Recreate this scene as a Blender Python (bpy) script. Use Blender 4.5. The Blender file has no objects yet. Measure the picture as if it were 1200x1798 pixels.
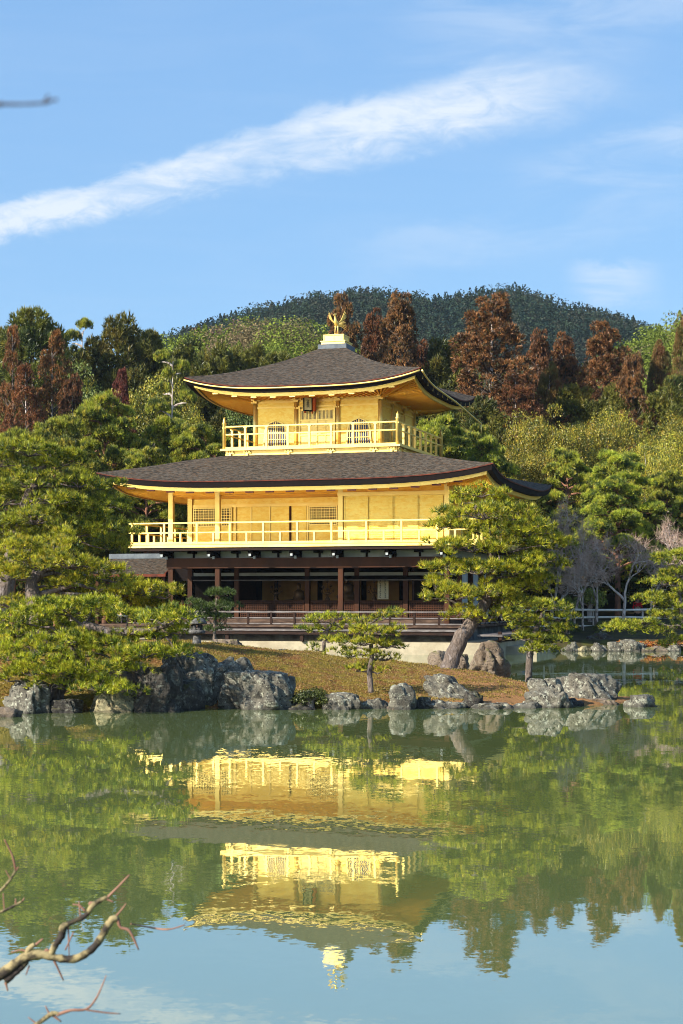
import bpy, math, random
import numpy as np
R = math.radians
sc = bpy.context.scene
C = sc.collection
F = 2910.0                                   # focal length in photo pixels
HOR = 1050.0                                 # horizon row
CAMZ = 2.2
# ------------------------------------------------------------------ camera
cam_d = bpy.data.cameras.new('camera'); cam = bpy.data.objects.new('camera', cam_d); C.objects.link(cam)
cam.location = (0, 0, CAMZ); cam.rotation_euler = (R(90), 0, 0)
cam_d.sensor_fit = 'VERTICAL'; cam_d.sensor_height = 36.0; cam_d.lens = F/1798*36
cam_d.shift_y = (HOR-899)/1798
cam_d.clip_start = 0.1; cam_d.clip_end = 5000
cam_d.dof.use_dof = True; cam_d.dof.focus_distance = 55; cam_d.dof.aperture_fstop = 9
sc.camera = cam
# ------------------------------------------------------------------ sun, sky, exposure
SUN_EL, SUN_L = 28.0, 55.0                   # elevation; degrees to the left of straight behind the camera
sx, sy, sz = -math.sin(R(SUN_L))*math.cos(R(SUN_EL)), -math.cos(R(SUN_L))*math.cos(R(SUN_EL)), math.sin(R(SUN_EL))
sun_d = bpy.data.lights.new('sun', 'SUN'); sun_d.energy = 5.0; sun_d.angle = R(0.5); sun_d.color = (1.0, 0.93, 0.80)
sun = bpy.data.objects.new('sun', sun_d); C.objects.link(sun)
from mathutils import Vector, Matrix
sun.rotation_euler = Vector((sx, sy, sz)).to_track_quat('Z', 'Y').to_euler(); sun.location = (-40, -20, 60)
sc.view_settings.view_transform = 'Standard'; sc.view_settings.look = 'None'
sc.view_settings.gamma = 1.0; sc.view_settings.exposure = 0.95
sc.render.film_transparent = False
world = bpy.data.worlds.new('World'); sc.world = world; world.use_nodes = True
sc.cycles.filter_width = 1.0
sc.cycles.max_bounces = 8; sc.cycles.diffuse_bounces = 4; sc.cycles.glossy_bounces = 4
sc.cycles.transmission_bounces = 3; sc.cycles.transparent_max_bounces = 6
sc.cycles.caustics_reflective = False; sc.cycles.caustics_refractive = False

class NT:
    """tiny helper for node trees"""
    def __init__(s, tree): s.t = tree; s.n = tree.nodes; s.l = tree.links
    def new(s, kind, **kw):
        n = s.n.new(kind)
        for k, v in kw.items(): setattr(n, k, v)
        return n
    def put(s, sock, v):
        if isinstance(v, bpy.types.NodeSocket): s.l.new(v, sock)
        else: sock.default_value = v
    def m(s, op, a, b=0.0, c=None, clamp=False):
        n = s.n.new('ShaderNodeMath'); n.operation = op; n.use_clamp = clamp
        s.put(n.inputs[0], a); s.put(n.inputs[1], b)
        if c is not None: s.put(n.inputs[2], c)
        return n.outputs[0]
    def ramp(s, v, lo, hi, a=0.0, b=1.0):
        n = s.n.new('ShaderNodeMapRange'); n.interpolation_type = 'SMOOTHSTEP'
        s.put(n.inputs[0], v); n.inputs[1].default_value = lo; n.inputs[2].default_value = hi
        n.inputs[3].default_value = a; n.inputs[4].default_value = b
        return n.outputs[0]
    def mix(s, f, a, b, mode='MIX'):
        n = s.n.new('ShaderNodeMix'); n.data_type = 'RGBA'; n.blend_type = mode
        s.put(n.inputs[0], f)
        for sk, v in ((n.inputs[6], a), (n.inputs[7], b)):
            if isinstance(v, tuple) and len(v) == 3: v = v+(1,)
            s.put(sk, v)
        return n.outputs[2]
    def noise(s, vec, scale, detail=4, rough=0.5, dist=0.0, out=0):
        n = s.n.new('ShaderNodeTexNoise'); s.put(n.inputs['Vector'], vec)
        n.inputs['Scale'].default_value = scale; n.inputs['Detail'].default_value = detail
        n.inputs['Roughness'].default_value = rough; n.inputs['Distortion'].default_value = dist
        return n.outputs[out]
    def mapv(s, vec, sc_=(1, 1, 1), rot=(0, 0, 0)):
        n = s.n.new('ShaderNodeMapping'); s.put(n.inputs[0], vec)
        n.inputs['Scale'].default_value = sc_; n.inputs['Rotation'].default_value = rot
        return n.outputs[0]

def build_world():
    w = NT(world.node_tree); w.n.clear()
    sky = w.new('ShaderNodeTexSky', sky_type='NISHITA'); sky.sun_disc = False
    sky.sun_elevation = R(SUN_EL); sky.sun_rotation = R(180+SUN_L)
    sky.altitude = 100; sky.air_density = 1.0; sky.dust_density = 0.6; sky.ozone_density = 2.0
    tc = w.new('ShaderNodeTexCoord'); sep = w.new('ShaderNodeSeparateXYZ'); w.l.new(tc.outputs['Generated'], sep.inputs[0])
    dx, dy, dz = sep.outputs
    dys = w.m('MAXIMUM', w.m('ABSOLUTE', dy), 0.05)
    X = w.m('DIVIDE', dx, dys); Z = w.m('DIVIDE', dz, dys)
    cx = w.new('ShaderNodeCombineXYZ'); w.put(cx.inputs[0], X); w.put(cx.inputs[1], Z); P = cx.outputs[0]
    wob = w.m('SUBTRACT', w.noise(P, 9, 3, .5), .5)
    # wisps run along the streak: rotate, stretch
    ps = w.mapv(P, (6, 30, 1), (0, 0, R(-20)))
    wisp = w.noise(ps, 1.3, 8, .62, .7)
    wisp2 = w.noise(w.mapv(P, (16, 34, 1), (0, 0, R(-40))), 2.0, 8, .68, .5)
    def band(c0, c1, c2, up, lo, xa, xb, xc, xd, wobk, dens):
        cen = w.m('ADD', w.m('MULTIPLY_ADD', X, c1, c0), w.m('MULTIPLY', w.m('MULTIPLY', X, X), c2))
        d = w.m('ADD', w.m('SUBTRACT', Z, cen), w.m('MULTIPLY', wob, wobk))
        d = w.m('ADD', d, w.m('MULTIPLY', w.m('SUBTRACT', wisp2, .5), wobk*1.1))
        widen = w.ramp(X, -.25, .12, 0.55, 1.25)
        d = w.m('DIVIDE', d, widen)
        f = w.m('MULTIPLY', w.ramp(d, up*.35, up, 1, 0), w.ramp(d, -lo, -lo*.15, 0, 1))
        f = w.m('MULTIPLY', f, w.m('MULTIPLY', w.ramp(X, xa, xb), w.ramp(X, xc, xd, 1, 0)))
        return w.m('MULTIPLY', f, dens)
    tex = w.m('MULTIPLY', w.ramp(wisp, .28, .60, .38, 1), w.ramp(wisp2, .27, .63, .55, 1))
    b1 = w.m('MULTIPLY', band(.282, .25, -.12, .020, .028, -.6, -.3, .05, .205, .021, .98), tex)
    b2 = band(.368, .18, .0, .010, .014, -.03, .03, .10, .16, .012, .30)
    b3 = band(.235, .22, .0, .012, .030, .09, .16, .5, .7, .02, .30)
    b4 = band(.205, .20, .0, .012, .024, -.02, .06, .15, .25, .02, .18)
    b5 = band(.182, .05, .0, .012, .016, .13, .155, .17, .20, .022, .5)
    b6 = band(.325, .25, .0, .03, .03, .0, .10, .20, .3, .03, .22)
    allb = b1
    for b in (b2, b3, b4, b5, b6): allb = w.m('ADD', allb, w.m('MULTIPLY', b, w.ramp(wisp, .3, .65)))
    veil = w.m('MULTIPLY', w.ramp(wisp, .35, .8), .05)
    fac = w.m('MINIMUM', w.m('ADD', allb, veil), .86)
    fac = w.m('MULTIPLY', fac, w.ramp(dz, .0, .05))
    front = w.ramp(dy, .0, .15)
    other = w.m('MULTIPLY', w.ramp(w.noise(w.mapv(tc.outputs['Generated'], (1, 1, 3)), 2.2, 6, .6), .55, .75), .5)
    fac = w.m('ADD', w.m('MULTIPLY', fac, front), w.m('MULTIPLY', other, w.m('SUBTRACT', 1, front)))
    bg = w.new('ShaderNodeBackground'); out = w.new('ShaderNodeOutputWorld')
    hs = w.new('ShaderNodeHueSaturation'); w.l.new(sky.outputs[0], hs.inputs['Color'])
    hs.inputs['Saturation'].default_value = SKY_SAT; hs.inputs['Value'].default_value = SKY_VAL
    tint = w.mix(1.0, hs.outputs[0], SKY_TINT, 'MULTIPLY')
    blue = w.mix(w.ramp(dz, .0, .5), (1.22, 2.33, 3.68), (1.0, 1.95, 3.5))
    tint = w.mix(w.ramp(dy, -.6, .3, .15, .8), tint, blue)
    col = w.mix(fac, tint, CLOUD)
    w.put(bg.inputs[0], col); bg.inputs[1].default_value = SKY_STR
    w.l.new(bg.outputs[0], out.inputs[0])
SKY_SAT, SKY_VAL, SKY_TINT, SKY_STR = 1.12, 1.0, (1.0, 1.02, 1.05), 0.125
CLOUD = (3.7, 4.0, 4.35)
build_world()

# ------------------------------------------------------------------ helpers
def px(x, y, Y):
    return Vector(((x-600)*Y/F, Y, CAMZ-(y-HOR)*Y/F))
def tag(o, label=None, cat=None, group=None, kind=None):
    if label: o['label'] = label
    if cat: o['category'] = cat
    if group: o['group'] = group
    if kind: o['kind'] = kind
    return o
def empty(name, loc=(0, 0, 0), rz=0.0):
    o = bpy.data.objects.new(name, None); C.objects.link(o); o.location = loc; o.rotation_euler = (0, 0, rz)
    o.empty_display_size = 0.3
    return o
def link(name, me, parent=None, loc=None, rz=0.0, mat=None):
    o = bpy.data.objects.new(name, me); C.objects.link(o)
    if parent: o.parent = parent
    if loc is not None: o.location = loc
    if rz: o.rotation_euler = (0, 0, rz)
    if mat and not me.materials: me.materials.append(mat)
    return o
def fast_mesh(name, V, Fc, k, mat=None, smooth=False):
    """V (n,3), Fc (m,k) arrays -> mesh"""
    me = bpy.data.meshes.new(name)
    V = np.ascontiguousarray(V, dtype=np.float32); Fc = np.ascontiguousarray(Fc, dtype=np.int32)
    me.vertices.add(len(V)); me.vertices.foreach_set('co', V.ravel())
    me.loops.add(Fc.size); me.loops.foreach_set('vertex_index', Fc.ravel())
    me.polygons.add(len(Fc)); me.polygons.foreach_set('loop_start', np.arange(0, Fc.size, k, dtype=np.int32))
    if smooth: me.polygons.foreach_set('use_smooth', np.ones(len(Fc), dtype=bool))
    me.update(calc_edges=True)
    if mat: me.materials.append(mat)
    return me
class MB:
    def __init__(s): s.v = []; s.f = []; s.sm = []
    def add(s, vs, fs, smooth=False):
        b = len(s.v); s.v += [tuple(v) for v in vs]; s.f += [tuple(b+i for i in f) for f in fs]; s.sm += [smooth]*len(fs)
        return s
    def box(s, x0, x1, y0, y1, z0, z1):
        v = [(x0, y0, z0), (x1, y0, z0), (x1, y1, z0), (x0, y1, z0), (x0, y0, z1), (x1, y0, z1), (x1, y1, z1), (x0, y1, z1)]
        return s.add(v, [(0, 3, 2, 1), (4, 5, 6, 7), (0, 1, 5, 4), (1, 2, 6, 5), (2, 3, 7, 6), (3, 0, 4, 7)])
    def bar(s, a, b, w, h=None):
        """square bar from a to b"""
        h = h or w; a = Vector(a); b = Vector(b); d = (b-a).normalized()
        up = Vector((0, 0, 1)) if abs(d.z) < .95 else Vector((0, 1, 0))
        sd = d.cross(up).normalized()*w/2; up = sd.cross(d).normalized()*h/2
        v = [a-sd-up, a+sd-up, a+sd+up, a-sd+up, b-sd-up, b+sd-up, b+sd+up, b-sd+up]
        return s.add(v, [(0, 3, 2, 1), (4, 5, 6, 7), (0, 1, 5, 4), (1, 2, 6, 5), (2, 3, 7, 6), (3, 0, 4, 7)])
    def tube(s, path, radii, n=8, cap=True):
        path = [Vector(p) for p in path]
        if not hasattr(radii, '__len__'): radii = [radii]*len(path)
        b = len(s.v); x = None
        for i, p in enumerate(path):
            d = (path[min(i+1, len(path)-1)]-path[max(i-1, 0)]).normalized()
            if x is None: x = d.cross(Vector((0, 0, 1)) if abs(d.z) < .9 else Vector((1, 0, 0)))
            x = (x-d*x.dot(d)).normalized(); y = d.cross(x)     # carried along, so the rings never twist
            for k in range(n):
                a = 2*math.pi*k/n; s.v.append(tuple(p+(x*math.cos(a)+y*math.sin(a))*radii[i]))
        for i in range(len(path)-1):
            for k in range(n):
                s.f.append((b+i*n+k, b+(i+1)*n+k, b+(i+1)*n+(k+1) % n, b+i*n+(k+1) % n)); s.sm.append(n > 4)
        if cap:
            s.f.append(tuple(b+k for k in range(n))); s.sm.append(False)
            e = b+(len(path)-1)*n; s.f.append(tuple(e+n-1-k for k in range(n))); s.sm.append(False)
        return s
    def lathe(s, prof, n=16, c=(0, 0, 0), sx=1, sy=1):
        b = len(s.v)
        for r, z in prof:
            for k in range(n):
                a = 2*math.pi*(k+.5)/n; s.v.append((c[0]+r*math.cos(a)*sx, c[1]+r*math.sin(a)*sy, c[2]+z))
        for i in range(len(prof)-1):
            for k in range(n):
                s.f.append((b+i*n+k, b+i*n+(k+1) % n, b+(i+1)*n+(k+1) % n, b+(i+1)*n+k)); s.sm.append(n > 6)
        s.f.append(tuple(b+n-1-k for k in range(n))); s.sm.append(False)
        e = b+(len(prof)-1)*n; s.f.append(tuple(e+k for k in range(n))); s.sm.append(False)
        return s
    def mesh(s, name, mat=None):
        me = bpy.data.meshes.new(name); me.from_pydata(s.v, [], s.f)
        me.polygons.foreach_set('use_smooth', s.sm); me.update()
        if mat: me.materials.append(mat)
        return me
    def build(s, name, mat, parent=None, loc=None, rz=0.0):
        return link(name, s.mesh(name, mat), parent, loc, rz)
def copies(me, name, parent, spots):
    for p in spots:
        o = link(name, me, parent, p[:3], p[3] if len(p) > 3 else 0.0)
def copy_tree(o, parent=None):
    c = o.copy(); C.objects.link(c); c.parent = parent
    for ch in list(o.children): copy_tree(ch, c)
    return c

# ------------------------------------------------------------------ materials
def new_mat(name):
    m = bpy.data.materials.new(name); m.use_nodes = True; t = NT(m.node_tree); t.n.clear()
    out = t.new('ShaderNodeOutputMaterial'); return m, t, out
def surf(name, c1, c2, rough=.7, scale=3.0, metal=0.0, bump=0.0, stretch=(1, 1, 1), c3=None, spec=.12, detail=6, lo=.35, hi=.65, s3=12.0, coat=0.0, bscale=None):
    m, t, out = new_mat(name)
    tc = t.new('ShaderNodeTexCoord'); v = t.mapv(tc.outputs['Object'], stretch)
    n = t.noise(v, scale, detail, .6); col = t.mix(t.ramp(n, lo, hi), c1, c2)
    if c3:
        n3 = t.noise(v, s3, 5, .6); col = t.mix(t.ramp(n3, .5, .66), col, c3)
    p = t.new('ShaderNodeBsdfPrincipled'); t.put(p.inputs['Base Color'], col)
    p.inputs['Roughness'].default_value = rough; p.inputs['Metallic'].default_value = metal
    p.inputs['Specular IOR Level'].default_value = spec
    if coat: p.inputs['Coat Weight'].default_value = coat; p.inputs['Coat Roughness'].default_value = .25
    if bump:
        b = t.new('ShaderNodeBump'); b.inputs['Distance'].default_value = bump
        t.put(b.inputs['Height'], t.noise(v, bscale or scale*3, 6, .65)); t.l.new(b.outputs[0], p.inputs['Normal'])
    t.l.new(p.outputs[0], out.inputs[0]); return m
def leafmat(name, c1, c2, c3=None, scale=.8, trans=.3, vary=.35, per_tree=0.25, cell=None):
    """foliage: two leaf colours in patches, leaf to leaf variation, light passing through"""
    m, t, out = new_mat(name)
    tc = t.new('ShaderNodeTexCoord'); oi = t.new('ShaderNodeObjectInfo'); geo = t.new('ShaderNodeNewGeometry')
    ofs = t.new('ShaderNodeVectorMath', operation='ADD'); t.l.new(tc.outputs['Object'], ofs.inputs[0])
    mul = t.m('MULTIPLY', oi.outputs['Random'], 57.0); t.l.new(mul, ofs.inputs[1]); v = ofs.outputs[0]
    col = t.mix(t.ramp(t.noise(v, scale, 3, .6), .38, .62), c1, c2)
    if cell:
        vo = t.new('ShaderNodeTexVoronoi'); t.l.new(tc.outputs['Object'], vo.inputs['Vector']); vo.inputs['Scale'].default_value = cell
        sepc = t.new('ShaderNodeSeparateColor'); t.l.new(vo.outputs['Color'], sepc.inputs[0])
        col = t.mix(sepc.outputs[0], c1, c2)
        if c3: col = t.mix(t.ramp(sepc.outputs[1], .72, .8), col, c3)
    elif c3:
        rr = geo.outputs['Random Per Island']
        col = t.mix(t.ramp(t.noise(v, scale*2.3, 3, .6), .52, .64), col, c3)
    hs = t.new('ShaderNodeHueSaturation'); t.put(hs.inputs['Color'], col)
    val = t.m('ADD', t.m('MULTIPLY_ADD', geo.outputs['Random Per Island'], vary*2, 1-vary), t.m('MULTIPLY_ADD', oi.outputs['Random'], per_tree*2, -per_tree))
    t.put(hs.inputs['Value'], val)
    hue = t.m('ADD', .49, t.m('MULTIPLY', oi.outputs['Random'], .02)); t.put(hs.inputs['Hue'], hue)
    d = t.new('ShaderNodeBsdfDiffuse'); t.l.new(hs.outputs[0], d.inputs[0])
    tr = t.new('ShaderNodeBsdfTranslucent'); t.l.new(hs.outputs[0], tr.inputs[0])
    gl = t.new('ShaderNodeBsdfGlossy'); gl.inputs['Roughness'].default_value = .45; gl.inputs[0].default_value = (1, 1, 1, 1)
    ms = t.new('ShaderNodeMixShader'); ms.inputs[0].default_value = trans
    t.l.new(d.outputs[0], ms.inputs[1]); t.l.new(tr.outputs[0], ms.inputs[2])
    m2 = t.new('ShaderNodeMixShader'); m2.inputs[0].default_value = 0.0 if cell else .025
    t.l.new(ms.outputs[0], m2.inputs[1]); t.l.new(gl.outputs[0], m2.inputs[2])
    t.l.new(m2.outputs[0], out.inputs[0]); return m
M = {}
M['gold'] = surf('gold_leaf', (.95, .66, .17), (.97, .72, .23), .42, 1.2, .55, .004, (1, 1, 1), spec=.25, bscale=7)
M['gold_panel'] = surf('gold_panel', (.93, .61, .11), (.96, .70, .17), .45, 5, .5, .004, (1, 1, 2), spec=.15, bscale=9, c3=(.90, .56, .09), s3=3.5)
M['gold_bounce_tint'] = surf('gold_painted_bounce', (.95, .43, .035), (.97, .50, .06), .45, 4, .45, .006, (1, 1, 1), spec=.1, bscale=9)  # gold with the warm bounce light under the eaves put into its colour
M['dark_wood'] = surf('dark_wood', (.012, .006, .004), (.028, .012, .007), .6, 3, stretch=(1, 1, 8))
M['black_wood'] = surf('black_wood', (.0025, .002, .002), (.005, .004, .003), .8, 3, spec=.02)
M['red_wood'] = surf('red_brown_wood', (.060, .021, .008), (.032, .012, .005), .55, 2.5, stretch=(.6, .6, .25), bump=.003)
M['grey_wood'] = surf('weathered_wood', (.12, .075, .05), (.04, .024, .017), .7, 4, stretch=(.4, 2, 2), bump=.003)
M['rail_wood'] = surf('weathered_rail', (.20, .18, .17), (.09, .075, .07), .6, 4, stretch=(.5, 3, 3))
M['bark_roof'] = surf('cypress_bark_thatch', (.028, .025, .021), (.122, .103, .082), .9, 5.5, stretch=(1.0, 1.0, 9), c3=(.13, .075, .038), bump=.08, s3=7, lo=.42, hi=.60, bscale=10)
M['bark_edge'] = surf('thatch_edge', (.004, .003, .003), (.010, .005, .004), .8, 6, stretch=(1, 1, 12))
M['red_edge'] = surf('thatch_lip', (.13, .030, .014), (.05, .015, .010), .6, 3)
M['plaster'] = surf('white_plaster', (.42, .45, .44), (.34, .36, .36), .8, 2)
M['lead'] = surf('lead_sheet', (.09, .105, .12), (.13, .15, .165), .55, 4, .1)
M['paper'] = surf('window_paper', (.10, .11, .20), (.15, .16, .26), .8, 2)
M['amber'] = surf('amber_panel', (.30, .16, .045), (.24, .12, .03), .6, 2)
M['scroll'] = surf('scroll_paper', (.85, .76, .52), (.75, .66, .42), .8, 4)
M['statue'] = surf('dark_bronze', (.09, .05, .025), (.14, .08, .035), .4, 5, .3)
M['cream_stone'] = surf('cream_stone', (.42, .36, .25), (.30, .25, .17), .85, 1.3, bump=.02, c3=(.33, .29, .2), s3=4)
M['stone_grey'] = surf('grey_plinth', (.16, .17, .165), (.07, .07, .07), .85, 2, bump=.02)
M['granite'] = surf('lantern_granite', (.16, .155, .145), (.07, .068, .065), .9, 9, bump=.02, c3=(.03, .03, .035), s3=5)
M['bamboo'] = surf('pale_bamboo', (.70, .67, .60), (.52, .50, .42), .5, 3)
M['ink'] = surf('black_ink', (.01, .01, .01), (.02, .02, .02), .6, 3)
M['vermilion'] = surf('vermilion_back', (.75, .16, .03), (.6, .12, .03), .5, 3)
def rockmat(name, a, b, lich, moss=None):
    m, t, out = new_mat(name)
    tc = t.new('ShaderNodeTexCoord'); oi = t.new('ShaderNodeObjectInfo')
    ofs = t.new('ShaderNodeVectorMath', operation='ADD'); t.l.new(tc.outputs['Object'], ofs.inputs[0])
    t.l.new(t.m('MULTIPLY', oi.outputs['Random'], 31.0), ofs.inputs[1]); v = ofs.outputs[0]
    n1 = t.noise(v, 3.2, 8, .68, .6); col = t.mix(t.ramp(n1, .36, .62), a, b)
    n2 = t.noise(v, 9, 8, .72, .4); col = t.mix(t.ramp(n2, .52, .62), col, lich)
    n4 = t.noise(v, 16, 5, .6); col = t.mix(t.ramp(n4, .56, .66), col, tuple(x*.25 for x in a))
    if moss:
        geo = t.new('ShaderNodeNewGeometry'); sp = t.new('ShaderNodeSeparateXYZ'); t.l.new(geo.outputs['Normal'], sp.inputs[0])
        up = t.m('MULTIPLY', t.ramp(sp.outputs[2], .3, .8), t.ramp(t.noise(v, 4, 4, .6), .48, .6)); col = t.mix(up, col, moss)
    # the wet band just above the water
    gp = t.new('ShaderNodeNewGeometry'); s2 = t.new('ShaderNodeSeparateXYZ'); t.l.new(gp.outputs['Position'], s2.inputs[0])
    wet = t.ramp(t.m('ADD', s2.outputs[2], t.m('MULTIPLY', n1, .10)), .07, .13, 1, 0); col = t.mix(t.m('MULTIPLY', wet, .75), col, tuple(x*.25 for x in b))
    p = t.new('ShaderNodeBsdfPrincipled'); t.put(p.inputs['Base Color'], col); p.inputs['Roughness'].default_value = .85
    bp = t.new('ShaderNodeBump'); bp.inputs['Distance'].default_value = .06
    hgt = t.m('ADD', t.noise(v, 6, 9, .7, .5), t.m('MULTIPLY', t.noise(t.mapv(v, (1, 1, 5), (.3, .2, 0)), 5, 5, .6), .6))
    t.put(bp.inputs['Height'], hgt); t.l.new(bp.outputs[0], p.inputs['Normal'])
    t.l.new(p.outputs[0], out.inputs[0]); return m
M['rock'] = rockmat('lichen_rock', (.048, .042, .030), (.155, .142, .108), (.34, .34, .26))
M['rock_dark'] = rockmat('dark_rock', (.018, .015, .011), (.052, .044, .033), (.14, .14, .11), (.06, .055, .015))
M['rock_warm'] = rockmat('warm_rock', (.12, .085, .055), (.22, .17, .12), (.13, .10, .075), (.12, .11, .03))
M['rock_ochre'] = rockmat('ochre_rock', (.24, .20, .10), (.34, .30, .17), (.18, .14, .07))
M['bark'] = surf('pine_bark', (.21, .165, .135), (.035, .025, .02), .9, 9, stretch=(1, 1, .4), bump=.07, c3=(.26, .22, .20), s3=9, bscale=14)
M['bark_red'] = surf('red_pine_bark', (.30, .14, .08), (.13, .07, .05), .9, 5, stretch=(1, 1, .5), bump=.02)
M['bark_pale'] = surf('pale_bark', (.52, .45, .39), (.32, .26, .22), .85, 5, stretch=(1, 1, .6), bump=.01, c3=(.12, .09, .08), s3=5)
M['bark_dark'] = surf('dark_bark', (.06, .045, .035), (.11, .085, .07), .9, 5, stretch=(1, 1, .4))
M['twig'] = surf('reddish_twigs', (.42, .28, .21), (.50, .37, .29), .8, 2)
M['twig_grey'] = surf('grey_twigs', (.30, .27, .25), (.22, .18, .16), .8, 2)
YG = (.245, .290, .022)
M['pine'] = leafmat('pine_needles', (.06, .10, .010), (.42, .43, .022), (.52, .43, .035), 3.2, .22, .48, .0)
M['pine_b'] = leafmat('pine_needles_mid', (.045, .08, .010), (.34, .36, .022), (.44, .38, .03), 2.6, .22, .48, .0)
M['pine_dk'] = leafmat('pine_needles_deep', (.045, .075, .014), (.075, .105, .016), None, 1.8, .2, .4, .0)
M['pine_bg'] = leafmat('far_pine_needles', (.055, .085, .015), (.35, .38, .030), (.46, .40, .05), 1.3, .25, .48, .18)
M['cedar'] = leafmat('winter_cedar_leaves', (.29, .125, .042), (.075, .034, .015), (.060, .055, .016), 1.5, .2, .45, .15)
M['cedar_rust'] = leafmat('rust_cedar_leaves', (.30, .115, .034), (.12, .048, .018), (.07, .07, .02), 1.2, .2, .45, .12)
M['cedar_ol'] = leafmat('olive_cedar_leaves', (.185, .10, .028), (.11, .10, .025), (.18, .075, .03), .35, .2, .45, .12)
M['maroon'] = leafmat('maroon_leaves', (.17, .04, .025), (.11, .03, .02), None, .6, .2, .45, .1)
M['cypress'] = leafmat('cypress_leaves', (.045, .060, .012), (.14, .14, .020), (.17, .14, .02), .4, .2, .45, .2)
M['broad'] = leafmat('olive_broadleaf', (.34, .31, .026), (.08, .10, .015), (.42, .29, .03), 1.1, .25, .4, .15)
M['broad_dk'] = leafmat('dark_broadleaf', (.05, .065, .014), (.10, .115, .018), None, .8, .2, .4, .1)
M['lightgreen'] = leafmat('young_green_leaves', (.17, .21, .045), (.11, .155, .035), None, .5, .25, .4, .15)
M['shrub_y'] = leafmat('yellow_green_shrub', (.26, .30, .05), (.16, .20, .03), None, 1.5, .25, .4, .1)
M['forest'] = leafmat('mountain_forest_leaves', (.014, .030, .028), (.040, .062, .036), (.050, .058, .042), .15, .15, .22, 0, cell=.22)
M['hillwood'] = leafmat('hillside_leaves', (.20, .25, .040), (.08, .115, .025), (.20, .13, .09), .2, .2, .35, 0, cell=.16)
M['understory'] = leafmat('understory_leaves', (.030, .042, .012), (.055, .065, .015), (.09, .06, .02), .3, .2, .5, 0, cell=.5)
M['groundcover'] = leafmat('moss_blades', (.25, .18, .035), (.23, .165, .03), (.26, .14, .055), 1.0, .2, .4, 0)
# ------------------------------------------------------------------ terrain, pond, island
def sstep(a, b, x):
    t = np.clip((x-a)/(b-a), 0, 1); return t*t*(3-2*t)
_rng = np.random.default_rng(7)
def vnoise(X, Y, s, seed=0):
    """smooth value noise in numpy"""
    X = np.asarray(X, float)/s+seed*17.3; Y = np.asarray(Y, float)/s-seed*9.1
    xi = np.floor(X).astype(int); yi = np.floor(Y).astype(int); xf = X-xi; yf = Y-yi
    def h(a, b):
        n = (a*374761393+b*668265263+seed*362437) & 0x7fffffff; n = ((n ^ (n >> 13))*1274126177) & 0x7fffffff
        return (n & 0xffff)/65535.0
    u = xf*xf*(3-2*xf); w = yf*yf*(3-2*yf)
    return (h(xi, yi)*(1-u)+h(xi+1, yi)*u)*(1-w)+(h(xi, yi+1)*(1-u)+h(xi+1, yi+1)*u)*w
def fbm(X, Y, s, seed=0, o=4):
    r = 0; a = .5
    for i in range(o): r = r+a*vnoise(X, Y, s/2**i, seed+i); a *= .5
    return r
mt_x = np.array([-260, -105, -55, -49, -36, -23, -7, 3.5, 18, 32, 45, 55, 64, 73, 82, 92, 120.])
mt_sky = np.array([760, 690, 592, 578, 552, 542, 522, 515, 517, 522, 512, 510, 524, 543, 553, 568, 640.])
mt_z = CAMZ+(HOR-mt_sky-54)*520/F
md_x = np.array([-200, -60, -39, -20, -13, -8, -3, 1, 7, 22, 28, 32, 36, 40, 55, 200.])
md_sky = np.array([640, 610, 600, 600, 575, 560, 562, 600, 650, 650, 630, 600, 565, 545, 520, 500.])
md_z = CAMZ+(HOR-md_sky-105)*190/F
def ground(X, Y):
    X = np.asarray(X, float); Y = np.asarray(Y, float)
    shore = 69.0+(fbm(X, Y, 6, 3)-.5)*1.2
    near = sstep(4.5, 2.5, Y)
    land = np.where(Y > 40, sstep(shore-.8, shore+.5, Y), near)
    base = .45+.65*sstep(71, 79, Y)*sstep(7, 12, X)+1.0*sstep(80, 100, Y)+3.0*sstep(100, 150, Y)
    base = base+(fbm(X, Y, 9, 5)-.5)*.5*sstep(73, 85, Y)
    h = -1.6+(base+1.6)*land
    mid = np.interp(X, md_x, md_z)*sstep(118, 190, Y)*(1-.5*sstep(195, 320, Y))+(fbm(X, Y, 20, 9)-.5)*3*sstep(120, 170, Y)
    mt = np.interp(X*520/np.maximum(Y, 300), mt_x, mt_z)*sstep(230, 520, Y)**.8*(1-.25*sstep(525, 800, Y))+(fbm(X, Y, 50, 11)-.5)*5+(fbm(X, Y, 14, 12)-.5)*4*sstep(280, 480, Y)
    return np.maximum(h, np.where(Y > 100, np.maximum(mid, mt), -5))
def grid_mesh(name, xs, ys, fn, mat, smooth=True):
    Xg, Yg = np.meshgrid(xs, ys); Z = fn(Xg, Yg)
    V = np.stack([Xg, Yg, Z], -1).reshape(-1, 3); nx = len(xs); ny = len(ys)
    i = (np.arange(ny-1)[:, None]*nx+np.arange(nx-1)[None]).ravel()
    return fast_mesh(name, V, np.stack([i, i+1, i+nx+1, i+nx], -1), 4, mat, smooth)
M['ground'] = surf('forest_floor', (.075, .05, .025), (.13, .075, .03), .95, .5, bump=.05, c3=(.10, .10, .025), s3=1.3)
xs = np.unique(np.concatenate([np.linspace(-600, -60, 50), np.linspace(-60, 60, 241), np.linspace(60, 600, 50)]))
ys = np.unique(np.concatenate([np.linspace(-60, 60, 60), np.linspace(60, 100, 130), np.linspace(100, 300, 90), np.linspace(300, 900, 90)]))
M['ground'] = surf('forest_floor', (.03, .028, .012), (.05, .04, .016), .95, .5, bump=.05, c3=(.06, .06, .015), s3=1.3)
g = link('ground', grid_mesh('ground', xs, ys, ground, M['ground'])); tag(g, kind='structure')

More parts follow.
